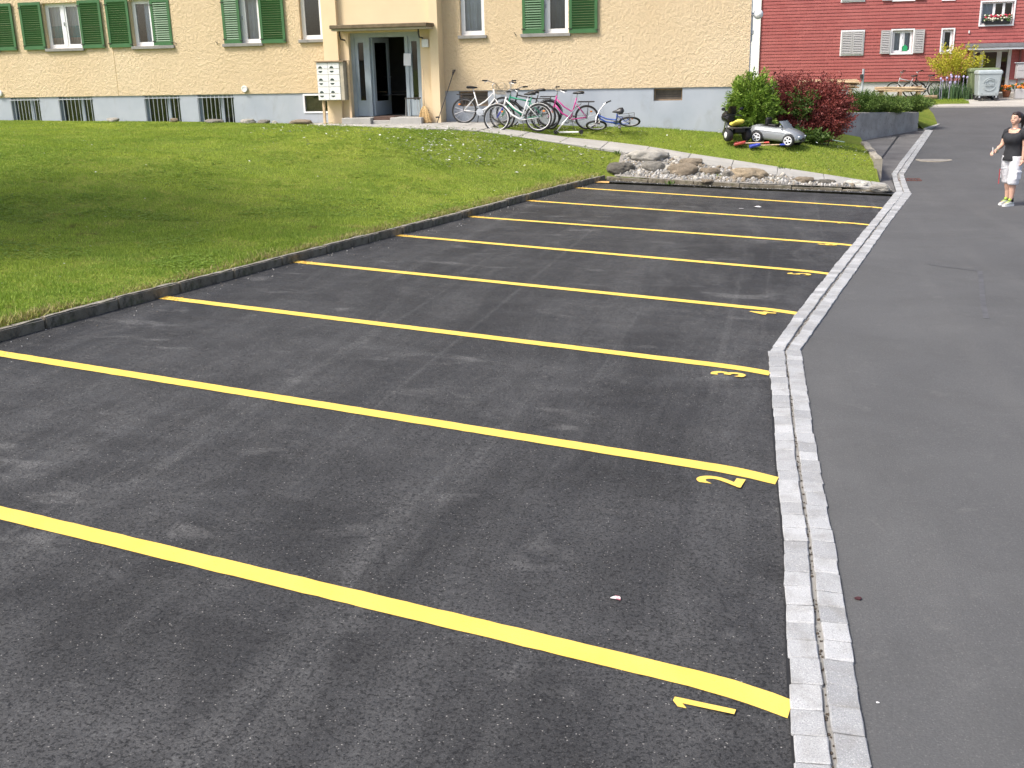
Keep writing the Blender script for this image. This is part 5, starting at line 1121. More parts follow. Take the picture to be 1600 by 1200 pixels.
a = Vector((W(683, 189, 27.2)[0], 27.2, bz_(-9.1, 27.2))); b = Vector((*[0]*3,)); bxz = W(710, 109, 27.95); b = Vector((bxz[0], 27.95, bxz[1])); pole = thing('garden_rake', 'thin dark long handled rake leaning against the wall right of the entrance', 'rake', tuple(a))
mb = MB(); mb.tube([(0, 0, .02), tuple(b-a)], .012, 7); mb.build('handle', M['dark_iron'], pole)
mb = MB(); mb.tube([(-.03, -.02, .16), (.07, .02, .17)], .02, 7); mb.build('bracket', M['dark_iron'], pole)
e = (b-a).normalized(); q = MB()
for k in range(9): q.tube([(b-a)-e*.22, (b-a)+Vector(((k-4)*.012, -.02, 0))], .004, 4)
q.build('tine', M['dark_iron'], pole)
xs_ = W(647, 182, 27.45)[0]; stl = thing('metal_stool', 'small metal stool with dark seat in front of the right door side light', 'stool', (xs_, 27.42, DZ0))
mb = MB(); mb.bbox(-.19, .19, -.14, .14, .46, .49, .008); mb.build('seat', M['dark_iron'], stl)
for sx in (-1, 1):
    for sy in (-1, 1): q = MB(); q.tube([(sx*.15, sy*.11, .46), (sx*.17, sy*.13, 0)], .010, 6); q.build('leg', M['chrome'], stl)
q = MB(); px_, pz_ = W(636.5, 93, Yd-.08); q.box(-.10, .10, -.004, .004, -.155, .155, Matrix.Rotation(R(3), 4, 'Y')); t = NT('printed_notice'); b_ = t.n('ShaderNodeTexWave'); b_.bands_direction = 'Z'; b_.inputs['Scale'].default_value = 14; t.l(t.tc.outputs['Object'], b_.inputs['Vector'])
no = q.build('paper_notice', t.fin(t.mix(t.math('MULTIPLY', t.ramp(b_.outputs['Fac'], .75, .9), .35), (.80, .80, .84, 1), (.4, .4, .45, 1)), .7)); no.location = (px_, Yd-.085, pz_); tag(no, 'white printed notice taped to the entrance door frame', 'notice')
# rocks along the house wall
for i, (px, py, w_, h_, mk, lab) in enumerate(((177, 188, 20, 8, 'rk_pale', 'pale rock alone between two barred basement windows'), (272, 190, 18, 8, 'rk_brown', 'brown rock under the third barred basement window'), (335, 190, 34, 7, 'rk_grey', 'flat grey rock under the rightmost barred basement window'), (388, 191, 30, 9, 'rk_pale', 'light rock right of the rightmost barred basement window'), (429, 192.5, 9, 6, 'rk_white', 'small round white stone in the rock row by the mailbox'), (413, 191, 20, 8, 'rk_grey', 'small grey rock left of the white stone by the wall'), (470, 192, 42, 9, 'rk_brown', 'long flat brown rock left of the mailbox posts'), (530, 190, 9, 5, 'rk_dark', 'small dark rock between the mailbox posts'))):
    c = atY(px, py, 27.6); c.z = T(c.x, c.y)+.02; s = 28.5/FPX
    tag(link('rock', rock_mesh('rock', M[mk], 60+i, 3, .3), None, (c.x, c.y, c.z+h_*s*.25), (0, 0, rnd.uniform(-.3, .3)), (w_*s/2, w_*s*.32, h_*s*.6)), lab, 'rock', 'rocks along the house wall')
# ================================================================== BICYCLES
def mk(name, c, rough=.35): return bpy.data.materials.get(name) or simple(name, c, rough, .06)
def bicycle(label, loc, rotz, lean, cols, r=.335, wb=1.04, step=False, rack=True, guards=None, group='bicycles by the house wall', basket=False, steer=0.1, rx=None, rimc='chrome', barh=1.02, scale=1.0, name='bicycle', light=False, seat_c='black'):
    e = thing(name, label, 'bicycle', loc, (lean, 0, rotz) if rx is None else rx, group); e.scale = (scale,)*3
    fm = cols; hw = (-wb*.42, 0, r); fwd = (wb*.58, 0, r)         # rear and front hub, local x forward
    fork_c = fm[1] if isinstance(fm, tuple) else fm; fm_ = fm[0] if isinstance(fm, tuple) else fm
    bb = (0.0, 0, r-.05); st = (-.17, 0, .80); hd0 = (wb*.58-.18, 0, .62); hd1 = (wb*.58-.24, 0, .86)
    fr = MB()
    if step: fr.tube([(hd0[0]-.01, 0, hd0[2]+.02), (.22, 0, .42), (.06, 0, .33), bb], .021, 8); fr.tube([(hd1[0]+.01, 0, hd1[2]-.08), (.16, 0, .58), (-.02, 0, .47), (-.08, 0, .46)], .018, 8)
    else: fr.tube([hd0, bb], .022, 8); fr.tube([(hd1[0], 0, hd1[2]-.05), (-.145, 0, .70)], .020, 8)
    fr.tube([bb, st], .017, 8); fr.tube([hd0, hd1], .022, 8)
    for s in (-1, 1): fr.tube([bb, (hw[0], s*.06, r)], .010, 6); fr.tube([(-.13, 0, .68), (hw[0], s*.06, r)], .009, 6)
    fr.build('frame', fm_, e, smooth=True)
    fk = MB(); fk.tube([hd0, (hd0[0]+.03, 0, hd0[2]-.03)], .02, 7)
    for s in (-1, 1): fk.tube([(hd0[0]+.01, s*.05, hd0[2]-.02), (hd0[0]+.10, s*.055, r+.14), (fwd[0], s*.055, r)], .012, 6)
    fk.build('fork', fork_c, e, smooth=True)
    for c in (hw, fwd):
        wm = MB(); wm.torus(c, (0, 1, 0), r-.024, .026, 36, 8); wh = wm.build('wheel', M['rubber'], e, smooth=True)
        q = MB(); q.torus(c, (0, 1, 0), r-.047, .012, 36, 6, 1.2); q.build('rim', M[rimc] if rimc != 'chrome' else mk('dull_alloy', (.30, .30, .31, 1), .4), wh, smooth=True)
        q = MB()
        for k in range(18):
            a = 2*PI*k/18; q.tube([(c[0], (.03 if k % 2 else -.03), c[2]), (c[0]+(r-.05)*math.cos(a), 0, c[2]+(r-.05)*math.sin(a))], .0022, 3)
        q.build('spokes', M['chrome'], wh); q = MB(); q.tube([(c[0], -.06, c[2]), (c[0], .06, c[2])], .022, 8); q.build('hub', M['chrome'], wh, smooth=True)
        q = MB(); q.ell((c[0]-(r-.12)*.6, -.012, c[2]+(r-.12)*.75), (.035, .008, .022), 8, 5); q.build('reflector', mk('amber_reflector', (.75, .22, .02, 1)), wh)
        if guards:
            g = MB(); n = 22; a0, a1 = (R(10), R(190)) if c is hw else (R(20), R(175)); rings = []
            for k in range(n+1):
                a = lerp(a0, a1, k/n); cs, sn = math.cos(a), math.sin(a)
                rings.append([(c[0]+cs*(r+.012), -.028, c[2]+sn*(r+.012)), (c[0]+cs*(r+.026), 0, c[2]+sn*(r+.026)), (c[0]+cs*(r+.012), .028, c[2]+sn*(r+.012)), (c[0]+cs*(r+.018), 0, c[2]+sn*(r+.018))])
            g.loft(rings); g.build('mudguard', guards, e, smooth=True)
    sd_ = MB(); sz = .92; rings = []
    for x, w_, z, h in ((-.17, .03, sz, .02), (-.14, .085, sz+.012, .035), (-.06, .085, sz+.012, .035), (.02, .04, sz+.004, .03), (.10, .02, sz, .022), (.125, .008, sz-.005, .012)):
        rings.append([(-.2+x, w_*math.cos(2*PI*k/10), z+h*math.sin(2*PI*k/10)) for k in range(10)])
    sd_.loft(rings); sdo = sd_.build('saddle', M[seat_c], e, smooth=True); q = MB(); q.tube([st, (-.2, 0, sz)], .013, 7); q.build('seat_post', M['chrome'], sdo)
    hb = MB(); hx = hd1[0]-.03; sa = math.sin(steer); hb.tube([hd1, (hx, 0, barh-.04), (hx+.05, 0, barh)], .013, 7); hbp = [(hx-.14, -.29, barh+.03), (hx-.02, -.24, barh+.035), (hx+.05, -.10, barh+.01), (hx+.05, .10, barh+.01), (hx-.02, .24, barh+.035), (hx-.14, .29, barh+.03)]
    hb.tube([(p[0]+p[1]*sa, p[1], p[2]) for p in hbp], .012, 7); ho = hb.build('handlebar', M['chrome'], e, smooth=True)
    for s in (0, -1):
        p0, p1 = [Vector((p[0]+p[1]*sa, p[1], p[2])) for p in ((hbp[0], hbp[1]) if s == 0 else (hbp[-1], hbp[-2]))]; q = MB(); q.tube([p0, p0.lerp(p1, .95)], .018, 8); q.build('grip', M['black'], ho); q = MB(); q.tube([p0.lerp(p1, .9)+Vector((.03, 0, -.01)), p0+Vector((.05, 0, -.04))], .007, 5); q.build('brake_lever', M['chrome'], ho)
    cr = MB(); cr.lathe([(.09, -.004), (.09, .004)], 24, Matrix.Translation((bb[0], -.055, bb[2])) @ Matrix.Rotation(R(90), 4, 'X')); cr.tube([(.12, -.08, bb[2]-.11), (0, -.075, bb[2]), (0, .075, bb[2]), (-.12, .08, bb[2]+.11)], .011, 6); co = cr.build('crank', M['iron'], e)
    for x, y, z in ((.12, -.13, bb[2]-.11), (-.12, .13, bb[2]+.11)): q = MB(); q.bbox(x-.04, x+.04, y-.045, y+.045, z-.012, z+.012, .004); q.build('pedal', M['black'], co)
    ch = MB(); ch.tube([(bb[0], -.055, bb[2]+.085), (hw[0], -.05, r+.04)], .004, 4); ch.tube([(bb[0], -.055, bb[2]-.085), (hw[0], -.05, r-.04)], .004, 4); ch.build('chain', M['dark_iron'], e)
    if rack:
        rk = MB(); z = r*2+.08; x0, x1 = hw[0]-.20, hw[0]+.22
        for y in (-.06, 0, .06): rk.tube([(x0, y, z), (x1, y, z)], .006, 5)
        rk.tube([(x0, -.06, z), (x0, .06, z)], .006, 5); rk.tube([(x1, -.06, z), (x1, .06, z)], .006, 5)
        for s in (-1, 1): rk.tube([(hw[0]-.06, s*.06, z), (hw[0], s*.07, r)], .006, 5)
        rk.build('carrier_rack', M['dark_iron'], e)
    ks = MB(); ks.tube([(-.04, .03, bb[2]), (-.10, .14, .02)], .009, 6); ks.build('kickstand', M['dark_iron'], e)
    if basket:
        bk = MB(); bx_ = hx+.22; bzz = barh-.02
        for z in (0, -.08, -.16, -.24):
            w_ = .15+.04*(z+.24)/.24; bk.tube([(bx_-.12, -w_, bzz+z), (bx_+.12, -w_, bzz+z), (bx_+.12, w_, bzz+z), (bx_-.12, w_, bzz+z)], .005, 4, True)
        for k in range(7):
            y = lerp(-.16, .16, k/6); bk.tube([(bx_+.12, y, bzz), (bx_+.12, y, bzz-.24), (bx_-.12, y, bzz-.24), (bx_-.12, y, bzz)], .004, 4)
        bk.build('basket', mk('wire_basket', (.42, .36, .26, 1), .5), e)
    return e
def wpos(px, py, Y, dz=0.03):
    c = atY(px, py, Y); return (c.x, Y, T(c.x, Y)+dz)
whiteB = mk('white_bike_paint', (.76, .76, .74, 1)); blueB = mk('blue_bike_paint', (.04, .05, .36, 1)); greenB = mk('green_bike_paint', (.015, .25, .15, 1)); pinkB = mk('magenta_bike_paint', (.52, .05, .26, 1)); kidB = mk('blue_kid_paint', (.07, .14, .52, 1)); blackB = mk('black_bike_paint', (.02, .02, .022, 1))
bicycle('white step through bicycle with wire basket nearest the entrance, facing right', wpos(750, 190, 27.62), R(4), R(-10), whiteB, .335, 1.02, True, True, None, basket=True, steer=.25)
bicycle('white bicycle with blue fork and white mudguards, frontmost of the bunch', wpos(814, 201, 26.62), R(180+6), R(7), (whiteB, blueB), .34, 1.06, True, False, whiteB, steer=-.35, rimc='white', barh=.98)
bicycle('green framed bicycle behind the white and blue one', wpos(822, 196, 27.05), R(180-3), R(-4), greenB, .345, 1.08, False, True, None, steer=-.3, barh=1.16)
bicycle('black bicycle with carrier rack half hidden behind the green one', wpos(832, 193, 27.45), R(180+3), R(-6), blackB, .34, 1.05, False, True, blackB, steer=.2, barh=.95)
bicycle('magenta pink bicycle leaning on the wall right of the bunch', wpos(892, 194, 27.5), R(180+2), R(-9), pinkB, .31, 1.0, True, True, None, steer=-.5, barh=1.0)
bicycle('blue and white children\'s bicycle tipped over on the lawn by the wall', wpos(966, 196, 27.45, .10), 0, 0, (kidB, whiteB), .27, .86, True, True, None, steer=.5, rx=(R(-63), R(6), R(180-4)), barh=.92, scale=1.0)
# kick scooter lying under the pink bicycle
c = wpos(886, 197, 27.0); ks_ = thing('kick_scooter', 'silver and white kick scooter lying in front of the pink bicycle', 'scooter', c, (0, 0, R(4)))
mb = MB(); mb.bbox(-.20, .30, -.055, .055, .04, .075, .01); mb.build('deck', M['white'], ks_); mb = MB(); mb.tube([(-.20, 0, .06), (-.26, 0, .10), (-.22, 0, .14), (.28, .10, .72)], .016, 8); mb.tube([(.24, -.06, .66), (.33, .25, .74)], .012, 7); mb.build('steering_column', M['chrome'], ks_, smooth=True)
for x in (-.29, .36): q = MB(); q.torus((x, 0, .06), (0, 1, 0), .042, .017, 18, 6); q.lathe([(.03, -.01), (.03, .01)], 12, Matrix.Translation((x, 0, .06)) @ Matrix.Rotation(R(90), 4, 'X')); q.build('wheel', M['black'], ks_)
q = MB(); q.tube([(.24, -.06, .66), (.26, .02, .68)], .018, 7); q.build('grip', M['black'], ks_)
# two bicycles in front of the red house
for i, (px, py, lab, st_) in enumerate(((1418, 138, 'silver bicycle leaning by the red house plinth behind the timber', False), (1445, 138, 'dark bicycle right of the silver one by the red house', True))):
    c = atY(px, py, 52.2); bicycle(lab, (c.x, 52.2, .9), R(180+(5 if i == 0 else -8)), R(-6), (mk('silver_bike_paint', (.45, .45, .46, 1)) if i == 0 else blackB), .34, 1.05, st_, i == 1, None, 'bicycles by the red house', steer=.3, barh=1.1)
# ================================================================== TOYS ON THE LAWN
cp = wpos(1213, 226, 27.35, .0); tc = thing('toy_car', 'silver open top ride on toy car parked on the lower lawn', 'toy car', cp, (0, R(5), R(-20)))
silver = simple('silver_toy_paint', (.33, .35, .365, 1), .3, .04, 4, metal=.4); silver_d = mk('toy_trim_black', (.02, .02, .022, 1)); rings = []
# body: half widths and heights along the length (front at +x)
for x, hw_, zb, zs, zt in ((-.63, .20, .22, .30, .34), (-.60, .27, .15, .32, .40), (-.48, .30, .12, .34, .43), (-.30, .31, .11, .34, .42), (0, .315, .11, .34, .41), (.14, .315, .11, .34, .425), (.24, .315, .11, .34, .42), (.42, .31, .11, .32, .375), (.56, .29, .12, .28, .32), (.62, .25, .13, .24, .27), (.645, .18, .15, .20, .23)):
    rings.append([(x, -hw_*.92, zb), (x, -hw_, zb+.05), (x, -hw_, zs-.04), (x, -hw_*.95, zs+.01), (x, -hw_*.80, zt), (x, 0, zt+.012), (x, hw_*.80, zt), (x, hw_*.95, zs+.01), (x, hw_, zs-.04), (x, hw_, zb+.05), (x, hw_*.92, zb)])
mb = MB(); mb.loft(rings); bd = mb.build('body', silver, tc, smooth=True)
mb = MB(); mb.bbox(-.40, .16, -.225, .225, .425, .435, .004); mb.build('cockpit', silver_d, tc)
mb = MB(); mb.bbox(-.32, -.22, -.14, .14, .43, .62, .03); mb.bbox(-.24, -.02, -.15, .15, .43, .47, .02); mb.build('seat', M['black'], tc)
mb = MB(); rings = []
for y in (-.27, -.14, 0, .14, .27): rings.append([(.28-.25*y*y, y, .405), (.29-.25*y*y, y, .405), (.14-.5*y*y, y, .575), (.13-.5*y*y, y, .575)])
mb.loft(rings); mb.build('windscreen', mk('smoked_windscreen', (.25, .28, .30, 1), .1), tc, smooth=False)
mb = MB(); mb.torus((.06, 0, .53), (-.6, 0, .8), .085, .013, 20, 6); mb.tube([(.06, 0, .53), (.14, 0, .44)], .015, 6); mb.build('steering_wheel', M['black'], tc)
for x, y in ((-.40, -.30), (-.40, .30), (.40, -.30), (.40, .30)):
    s = -1 if y < 0 else 1; q = MB(); q.lathe([(.06, -.05), (.135, -.05), (.15, -.03), (.15, .03), (.135, .05), (.10, .05), (.095, .035), (.02, .03)], 24, Matrix.Translation((x, y, .15)) @ Matrix.Rotation(R(90) if s < 0 else R(-90), 4, 'X')); wh = q.build('wheel', M['rubber'], tc, smooth=True)
    q = MB(); q.torus((x, y+s*.052, .15), (0, 1, 0), .092, .012, 24, 6)
    for k in range(5): a = 2*PI*k/5; q.tube([(x, y+s*.05, .15), (x+.09*math.cos(a), y+s*.05, .15+.09*math.sin(a))], .017, 5)
    q.build('rim', mk('white_silver_rim', (.74, .75, .76, 1), .3), wh)
    q = MB(); q.tube([(x+.175*math.cos(R(a)), y-s*.0, .15+.175*math.sin(R(a))) for a in range(0, 181, 15)], .017, 6); q.build('wheel_arch', silver, tc, smooth=True)
for y in (-.20, .20): q = MB(); q.ell((.60, y, .255), (.045, .055, .022), 10, 6); q.build('headlight', mk('lamp_glass', (.8, .82, .85, 1), .1), tc, smooth=True)
q = MB(); q.bbox(.625, .655, -.14, .14, .13, .165, .005); q.build('lower_grille', silver_d, tc); 
for y in (-.035, .035): q = MB(); q.bbox(.635, .66, y-.028, y+.028, .19, .225, .006); q.build('grille', silver_d, tc)
q = MB(); q.box(-.30, .26, -.3165, -.314, .315, .32); q.build('door_line', mk('seam', (.12, .13, .13, 1)), tc)
for y in (-.33, .33): q = MB(); q.ell((.17, y, .46), (.03, .045, .025), 8, 6); q.build('mirror', silver, tc, smooth=True)
cp = wpos(1145, 217, 27.15, .0); tr = thing('toy_trike', 'black ride on toy motorbike trike with yellow seat beside the green shrub', 'toy trike', cp, (0, 0, R(118)))
# local x forward (points away and left)
blk = mk('gloss_black', (.012, .012, .014, 1), .2)
q = MB(); q.lathe([(.05, -.04), (.125, -.04), (.14, -.02), (.14, .02), (.125, .04), (.05, .04)], 22, Matrix.Translation((.42, 0, .14)) @ Matrix.Rotation(R(90), 4, 'X')); q.build('front_wheel', M['rubber'], tr, smooth=True)
for y in (-.24, .24):
    q = MB(); q.lathe([(.05, -.07), (.135, -.07), (.155, -.04), (.155, .04), (.135, .07), (.05, .07)], 22, Matrix.Translation((-.25, y, .155)) @ Matrix.Rotation(R(90), 4, 'X')); wh = q.build('rear_wheel', M['rubber'], tr, smooth=True); q = MB(); q.lathe([(.085, -.002), (.06, .012), (.015, .02)], 16, Matrix.Translation((-.25, y+(.07 if y > 0 else -.07), .155)) @ Matrix.Rotation(R(-90) if y > 0 else R(90), 4, 'X')); q.build('hub_cap', bpy.data.materials['white_silver_rim'], wh, smooth=True)
q = MB()
for y in (-.06, .06): q.tube([(.42, y, .14), (.34, y, .42), (.30, y, .55)], .018, 7)
q.build('fork', M['chrome'], tr, smooth=True)
q = MB(); q.loft([[(.16+a, .17*w_*math.cos(2*PI*k/12), z+.0*k+h*math.sin(2*PI*k/12)) for k in range(12)] for a, w_, z, h in ((0, .5, .50, .07), (.08, .9, .54, .12), (.18, 1, .56, .14), (.27, .8, .53, .11), (.33, .3, .48, .05))]); q.add([(.14, -.13, .62), (.14, .13, .62), (.05, .09, .82), (.05, -.09, .82), (.16, -.13, .62), (.16, .13, .62), (.07, .09, .82), (.07, -.09, .82)], [(0, 1, 2, 3), (7, 6, 5, 4), (0, 4, 5, 1), (1, 5, 6, 2), (2, 6, 7, 3), (3, 7, 4, 0)]); q.build('fairing', blk, tr, smooth=False)
for y in (-.24, .24): q = MB(); q.tube([(.10, y*.3, .62), (.08, y*.8, .72)], .009, 5); q.ell((.08, y, .75), (.03, .055, .04), 8, 6); q.build('mirror', blk, tr)
q = MB(); q.tube([(.06, -.24, .58), (.12, -.1, .60), (.12, .1, .60), (.06, .24, .58)], .015, 7); q.build('handlebar', M['black'], tr)
q = MB(); q.loft([[(x, y, z) for y, z in ((-w_, zb), (w_, zb), (w_, zt-.03), (w_*.8, zt), (-w_*.8, zt), (-w_, zt-.03))] for x, w_, zb, zt in ((.28, .06, .22, .46), (.12, .09, .16, .40), (-.05, .10, .15, .34), (-.25, .13, .17, .34), (-.40, .13, .22, .34))]); q.build('body', blk, tr)
q = MB(); q.loft([[(x, w_*math.cos(2*PI*k/12), z+h*math.sin(2*PI*k/12)) for k in range(12)] for x, w_, z, h in ((.08, .06, .40, .04), (.0, .11, .40, .05), (-.12, .13, .39, .05), (-.26, .14, .44, .055), (-.36, .13, .48, .05), (-.40, .08, .48, .03))]); q.build('seat', mk('lemon_yellow', (.80, .70, .12, 1), .5), tr, smooth=True)
q = MB(); q.bbox(-.46, -.12, -.27, .27, .31, .335, .01); q.build('rear_deck', mk('dark_grey_plastic', (.06, .06, .055, 1)), tr)
q = MB(); q.ell((.10, -.08, .28), (.10, .04, .09), 10, 6); q.ell((.10, .08, .28), (.10, .04, .09), 10, 6); q.build('engine_cover', M['chrome'], tr, smooth=True)
def shovel(label, px, rotz, col, ln, sy=1):
    c = march(*px, T, 20); e = thing('toy_shovel', label, 'toy shovel', (c.x, c.y, T(c.x, c.y)+.055), (R(4), R(-3), rotz), 'toy shovels')
    b = MB(); rings = []
    for x, w_, z in ((-.17, .11, .0), (-.10, .115, .012), (0, .11, .025), (.07, .07, .035), (.10, .025, .04)):
        rings.append([(x, -w_, z+.045), (x, -w_*.8, z+.004), (x, 0, z-.006), (x, w_*.8, z+.004), (x, w_, z+.045), (x, w_*.95, z+.053), (x, w_*.76, z+.014), (x, 0, z+.004), (x, -w_*.76, z+.014), (x, -w_*.95, z+.053)])
    b.loft(rings); b.build('blade', col, e, smooth=False); h = MB(); h.tube([(.06, 0, .045), (ln, 0, .03)], .013, 7); h.build('handle', M['wood'], e)
    g = MB(); g.tube([(ln-.02, 0, .03), (ln+.03, -.05, .03), (ln+.10, -.05, .03), (ln+.10, .05, .03), (ln+.03, .05, .03)], .013, 6, True); g.build('grip', col, e)
shovel('red plastic toy shovel lying on the lower lawn in front of the trike', (1158, 231), R(2), mk('red_plastic', (.66, .10, .08, 1), .4), .55); shovel('blue plastic toy shovel lying right of the red one', (1182, 234), R(8), mk('blue_plastic', (.04, .07, .45, 1), .4), .56)
c = march(1298, 222, T, 20); e = thing('pale_slat', 'pale green plastic strip lying in the grass at the foot of the red bush', 'strip', (c.x, c.y, T(c.x, c.y)+.05), (0, R(6), R(-35))); q = MB(); q.bbox(-.42, .42, -.02, .02, 0, .02, .004); q.build('strip', mk('pale_mint', (.45, .60, .55, 1)), e)
# ================================================================== RED HOUSE YARD
def binn(label, px, py, Y, col, rotz, w_=1.0, d_=.78, h=1.02, nm='wheeled_bin', emblem=True):
    c = atY(px, py, Y); e = thing(nm, label, 'bin', (c.x, Y, zroad(Y)+.055), (0, 0, rotz), 'wheeled rubbish bins'); b = MB()
    rings = [[(x*w_/2*k+0, y*d_/2*k, z) for x, y in ((-1, -.9), (-.9, -1), (.9, -1), (1, -.9), (1, .9), (.9, 1), (-.9, 1), (-1, .9))] for k, z in ((.84, .20), (.88, .24), (1.0, h+.05), (1.06, h+.06), (1.06, h+.10))]
    b.loft(rings); bo = b.build('body', col, e)
    for s in (-1, 1): q = MB(); q.box(s*w_*.30-.02, s*w_*.30+.02, -d_/2*.97, -d_/2*.97+.05, .3, .34); q.build('rib', col, bo)
    if emblem:
        q = MB(); zc0 = .66; yy = -d_/2*.965
        for rr, a0, a1 in ((.26, 20, 160), (.26, 200, 340), (.19, 30, 150)): q.tube([(rr*math.cos(R(a)), yy-.012+(-.035*(rr*math.sin(R(a)))/.4), zc0+rr*math.sin(R(a))) for a in range(a0, a1+1, 10)], .013, 5)
        for k in range(6): q.box(-.17+k*.06, -.13+k*.06, yy-.03, yy+.01, zc0-.06, zc0+.05)
        q.build('emblem', col, bo)
    l = MB(); l.loft([[(x*w_/2*1.04*k, y*d_/2*1.04*k, z) for x, y in ((-1, -.92), (-.92, -1), (.92, -1), (1, -.92), (1, .92), (.92, 1), (-.92, 1), (-1, .92))] for k, z in ((1.02, h+.10), (1.0, h+.16), (.9, h+.21))]); l.build('lid', col, e)
    for x in (-.36, .36):
        for y in (-.28, .28): q = MB(); q.lathe([(.03, -.02), (.09, -.02), (.10, 0), (.09, .02), (.03, .02)], 16, Matrix.Translation((x*w_, y, .10)) @ Matrix.Rotation(R(70), 4, 'X')); wo_ = q.build('wheel', M['rubber'], e); q = MB(); q.box(x*w_-.03, x*w_+.03, y-.04, y+.04, .12, .22); q.build('caster', M['iron'], wo_)
galv = simple('galvanised_bin', (.42, .47, .48, 1), .45, .08, 5, metal=.2); olive = simple('olive_bin', (.16, .20, .10, 1), .5, .08)
binn('grey galvanised wheeled bin with raised emblem before the red house door', 1540, 157, 49.6, galv, R(4), .92); binn('olive green wheeled bin just behind the grey one', 1532, 150, 50.7, olive, R(4), 1.15, .78, 1.05, emblem=False)
def planks(label, x0, x1, Y0, z0, n, seed, nm='timber_stack', ang=0):
    r = random.Random(seed); e = thing(nm, label, 'timber', ((x0+x1)/2, Y0, z0), (0, 0, ang)); L = (x1-x0)
    for k in range(n):
        lay = k // 5; ln = L*r.uniform(.55, .98); x = r.uniform(-.5, .5)*(L-ln); y = (k % 5)*.13-.3+r.uniform(-.02, .02); q = MB(); q.bbox(-ln/2, ln/2, -.055, .055, -.022, .022, .004)
        o = q.build('plank', M['wood'] if r.random() < .75 else M['wood_d'], e); o.location = (x, y, .30+lay*.05); o.rotation_euler = (r.gauss(0, .02), r.gauss(0, .03), r.gauss(0, .05))
    for x in (-.35, .0, .35): q = MB(); q.box(x*L-.06, x*L+.06, -.45, .45, .06, .265); q.build('bearer', M['wood_d'], e)
    for y in (-.4, 0, .4): q = MB(); q.box(-L*.45, L*.45, y-.05, y+.05, 0.0, .06); q.build('skid', M['wood_d'], e)
c0, c1 = atY(1365, 150, 49.8), atY(1447, 150, 49.8); planks('pile of pale sawn planks on bearers in the red house yard', c0.x, c1.x, 49.9, .95, 19, 3)
c0, c1 = atY(1243, 135, 44), atY(1345, 135, 44); planks('stack of pale boards rising behind the red bushes', c0.x, c1.x, 44.2, 1.26, 34, 5, ang=R(-4))
e = thing('pallet_crate', 'weathered crate base under the boards behind the red bushes', 'crate', ((c0.x+c1.x)/2+.2, 44.2, .9)); 
for k in range(4): q = MB(); q.box(-1.1, 1.1, -.45, -.42, .02+k*.065, .07+k*.065); q.build('board', M['wood_d'], e)
for x in (-1.0, 0, 1.0): q = MB(); q.box(x-.05, x+.05, -.41, .41, 0, .26); q.build('bearer', M['wood_d'], e)
c = atY(1452, 150, 49.6); e = thing('log_offcut', 'short brown log offcut at the right end of the plank pile', 'log', (c.x, 49.4, .9), (0, 0, .2)); q = MB(); q.tube([(-.3, 0, .09), (.3, .05, .10)], [.09, .08], 9); q.build('bark', M['wood_d'], e)
c = atY(1347, 140, 47); e = thing('tap_post', 'slim grey metal post with dark fitting in front of the red wall', 'post', (c.x, 47, .88)); q = MB(); q.tube([(0, 0, 0), (0, 0, 1.35)], .045, 8); q.build('post', M['iron'], e); q = MB(); q.bbox(-.12, .0, -.09, .0, .98, 1.14, .01); q.tube([(-.06, -.05, .98), (-.06, -.12, .9)], .02, 6); q.build('fitting', M['dark_iron'], e)
# flower box in the upper red house window
a, b, c_, d = RW['triple']; fb = thing('flower_box', 'window box of red and white flowers in the upper red house window', 'flower box', (lerp(a, b, .52), RY-.06, c_+.02)); q = MB(); q.bbox(-.52, .52, -.10, .08, .0, .15, .01); q.build('trough', M['black'], fb); r = random.Random(4); m1, m2, m3 = MB(), MB(), MB()
for k in range(120):
    x, y, z = r.uniform(-.55, .55), r.uniform(-.16, .06), r.uniform(.12, .38); (m1 if z > .27 and r.random() < .6 else m2 if r.random() < .55 else m3).ell((x, y, z), (.045, .04, .035), 6, 4)
tag(m1.build('red_blossom', mk('geranium_red', (.62, .05, .10, 1), .7), fb), kind='stuff'); tag(m2.build('white_blossom', mk('pale_blossom', (.70, .68, .55, 1), .7), fb), kind='stuff'); tag(m3.build('foliage', mk('box_leaf', (.06, .12, .03, 1), .7), fb), kind='stuff')
